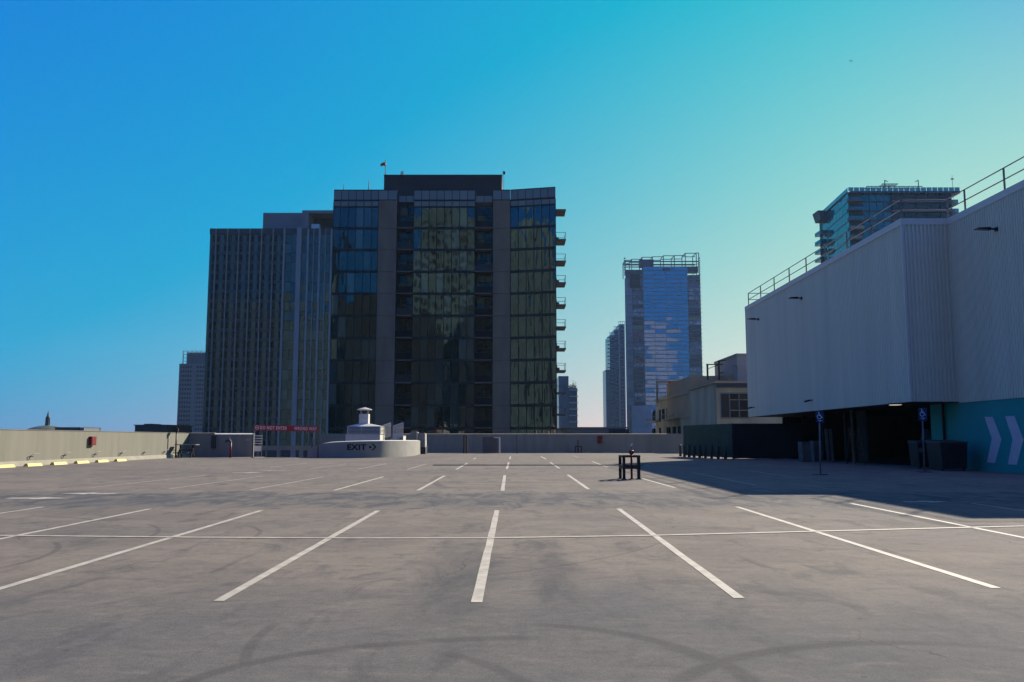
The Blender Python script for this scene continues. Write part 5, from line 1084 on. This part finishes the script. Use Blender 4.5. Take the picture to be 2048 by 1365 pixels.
# front facade: balcony stack at the left corner, glazing, panes with a painted beige reflection
for k, (z0, z1) in enumerate(zsI):
    a, b = i_(1693), i_(1722); MB().box(a, b, YI - 1.6, YI + .15, z0 - .1, z0 + .9).build('balcony', 'i_body' if k % 2 else 'b_roof', t); 
    inst('balcony_glass', unit('i_glass'), t, ((a + b) / 2 + .1, YI - 1.75, z0 + .75), (0, 0, random.gauss(0, .01)), (b - a - .4, .1, 1.1))
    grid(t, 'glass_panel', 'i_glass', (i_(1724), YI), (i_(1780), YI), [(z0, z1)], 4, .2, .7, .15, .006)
    grid(t, 'glass_panel', 'i_beige', (i_(1781), YI - .2), (i_(1903), YI - .2), [(z0, z1)], 5, .5, 1.3, .2, .006)
    MB().box(i_(1781), xr + .2, YI - .9, YI - .3, z0 - .25, z0 + .3).build('floor_slab', 'b_roof', t)
for k in range(5):
    z = zt - 2.2 - k * fhI * 1.05; z = ZZ((406, 424, 441, 458, 475)[k], YI)
    if k < 2: MB().box(xr, i_(1919), YI + 1, YI + 8, z - .2, z).build('balcony_slab', 'b_roof', t); inst('balcony_glass', unit('i_parapet'), t, ((xr + i_(1919)) / 2, YI + .9, z + .7), (0, 0, 0), (i_(1919) - xr, .1, 1.4))
for p, q in ((424, 442), (463, 470), (481, 489), (500, 506), (516, 522)):
    x0 = XX(1632 if p < 430 else 1637, p, 318); x1 = XX(1650, p, 318)
    MB().hull8([(x0 + (1.0 if p < 430 else 0), 316, ZZ(q, 318)), (x1, 316, ZZ(q, 318)), (x1, 322, ZZ(q, 318)), (x0 + (1.0 if p < 430 else 0), 322, ZZ(q, 318))], [(x0, 316, ZZ(p, 318)), (x1, 316, ZZ(p, 318)), (x1, 322, ZZ(p, 318)), (x0, 322, ZZ(p, 318))]).build('side_balcony', 'i_body' if p < 430 else 'i_glass', t)
# roof crane arms
yk = YI + 8
t = thing('roof_rig', (i_(1790, 370, yk), yk, zp), 'dark blue steel maintenance rig on the green glass tower roof', 'rig')
for p0, p1, pt, pb in ((1733, 1845, 372.5, 377), (1764, 1797, 367.5, 371)):
    xa, xb = XX(p0, 372, yk), XX(p1, 372, yk); k = 12
    for yy in (yk, yk + 2.5): MB().box(xa, xb, yy, yy + .2, ZZ(pt, yk) - .25, ZZ(pt, yk)).build('chord', 'e_steel', t)
    for q in range(k): x = xa + (xb - xa) * q / k; MB().bar((x, yk + .1, ZZ(pt, yk) - .3), (x + (xb - xa) / k, yk + 2.6, ZZ(pt, yk) - .3), .15, .15).build('lattice', 'e_steel', t)
for p, pt, s in ((1769, 362, 1), (1836, 362, -1)):
    x = XX(p, 370, yk); MB().tube((x, yk - .3, zt), (x, yk - .3, ZZ(pt - 1, yk)), .16, 8).tube((x, yk - .3, ZZ(pt, yk)), (x + s * 1.1, yk - .3, ZZ(pt + 2, yk)), .14, 6).build('mast', 'e_steel', t)
for p in (1775, 1785): MB().tube((XX(p, 375, yk), yk + 1, zt), (XX(p - 6, 372, yk), yk + 1, ZZ(371, yk)), .25, 8).build('jib', 'e_steel', t)
x = XX(1904.5, 360, yk); t = thing('weather_mast', (x, yk, zt), 'thin mast with a small instrument box right of the roof rig', 'mast')
MB().tube((x, yk, zt), (x, yk, ZZ(351, yk)), .06, 6).build('mast', 'grey_metal', t); MB().box(x - .45, x + .45, yk - .2, yk + .2, ZZ(359.5, yk), ZZ(357.5, yk)).build('instrument', 'dark_metal', t)
# ------------------------------------------------------------------ airliner
YZ = 2600.0; xz, zz = P(1703, 122.5, YZ)
t = thing('airliner', (xz, YZ, zz), 'tiny white airliner high in the pale right sky', 'airplane')
fu = Vector((1, .25, .05)).normalized(); sd_ = Vector((-.25, 1, 0)).normalized(); c0 = Vector((xz, YZ, zz))
MB().tube(c0 - fu * 5.5, c0 + fu * 4.5, .75, 10).tube(c0 + fu * 4.5, c0 + fu * 6.2, .75, 10, .15).tube(c0 - fu * 5.5, c0 - fu * 7.5, .75, 10, .2).build('fuselage', 'white_paint', t, True)
for s in (-1, 1):
    a, b, cc, d = c0 + fu * 1.4, c0 - fu * 2.4 + sd_ * 6.2 * s + Vector((0, 0, 1.1)), c0 - fu * 3.2 + sd_ * 6.2 * s + Vector((0, 0, 1.1)), c0 - fu * 1.4
    up = Vector((0, 0, .18)); MB().hull8([a, b, cc, d], [a + up, b + up, cc + up, d + up]).build('wing', 'white_paint', t)
MB().hull8([c0 - fu * 5 + Vector((0, -.1, .6)), c0 - fu * 7.2 + Vector((0, -.1, .5)), c0 - fu * 7.2 + Vector((0, .1, .5)), c0 - fu * 5 + Vector((0, .1, .6))], [c0 - fu * 6.8 + Vector((0, -.1, 2.6)), c0 - fu * 7.8 + Vector((0, -.1, 2.6)), c0 - fu * 7.8 + Vector((0, .1, 2.6)), c0 - fu * 6.8 + Vector((0, .1, 2.6))]).build('tail_fin', 'white_paint', t)
# ------------------------------------------------------------------ towers behind the viewer, seen as reflections in the glass
def back_tower(x0, x1, y0, y1, zt, m, label, bay=3.4, fl=3.6, wm='c_dark', fx=.2, fz=.2):
    t = thing('stone_tower', ((x0 + x1) / 2, (y0 + y1) / 2, GROUND), label, 'building')
    MB().box(x0, x1, y0, y1 - .4, GROUND, zt).build('tower_body', wm, t)
    nx = max(2, int((x1 - x0) / bay)); nz = int((zt - 4) / fl); w = (x1 - x0) / nx; sk = MB()
    for i in range(nx + 1): x = x0 + i * w; sk.box(x - w * fx, x + w * fx, y1 - .41, y1, GROUND, zt + .01)
    for k in range(nz + 1): z = 2 + k * fl; sk.box(x0 - w * .26, x1 + w * .26, y1 - .4, y1 - .02, z - fl * fz, z + fl * fz)
    sk.box(x0 - 1, x1 + 1, y1 - .45, y1 + .3, zt - 5, zt + 1).build('stone_facade', m, t)
    MB().box(x0 + 3, x1 - 3, y0 + 3, y1 - 6, zt + 1.01, zt + 5).build('roof_block', m, t)
back_tower(-40, -14, -115, -80, 97, 'tan_tower', 'tan stone tower mirrored in the middle glass of the dark tower', 4.4, 4.4, 'c_dark', .24, .22)
back_tower(-165, -80, -130, -85, 96, 'tan_tower', 'broad tan stone tower mirrored in the right glass wing of the dark tower', 5.0, 5.0, 'c_dark', .25, .2)
back_tower(-74, -44, -120, -84, 58, 'bronze_tower', 'dark bronze tower mirrored in the left glass wing of the dark tower', 3.0)
back_tower(-64, -28, -76, -56, 46, 'bronze_tower', 'low dark block mirrored in the bottom left panes of the dark tower', 4.0)
back_tower(-17.5, 12, -76, -54, 50, 'bronze_tower', 'low dark block mirrored in the bottom middle panes of the dark tower', 4.0)
back_tower(228, 272, -150, -110, 198, 'pale_tower', 'pale tower mirrored in the lower blue glass of the unfinished tower', 7, 8, 'c_dark', .26, .3)
back_tower(-236, -168, -125, -84, 104, 'tan_tower', 'tan stone tower mirrored in the lower part of the finned office tower', 5.2, 4.4)

# ------------------------------------------------------------------ air
def haze():
    m = bpy.data.materials.new('haze_air'); m.use_nodes = True; n = m.node_tree.nodes; n.clear()
    out = n.new('ShaderNodeOutputMaterial'); v = n.new('ShaderNodeVolumePrincipled')
    v.inputs['Color'].default_value = (.55, .80, 1, 1); v.inputs['Density'].default_value = .00006; v.inputs['Anisotropy'].default_value = .1
    m.node_tree.links.new(v.outputs[0], out.inputs['Volume'])
    o = MB().box(-1500, 1500, -1500, 1500, GROUND - 2, 165).build('haze', m); o['kind'] = 'stuff'; tag(o, 'thin pale haze hanging over the city', 'haze')
haze()
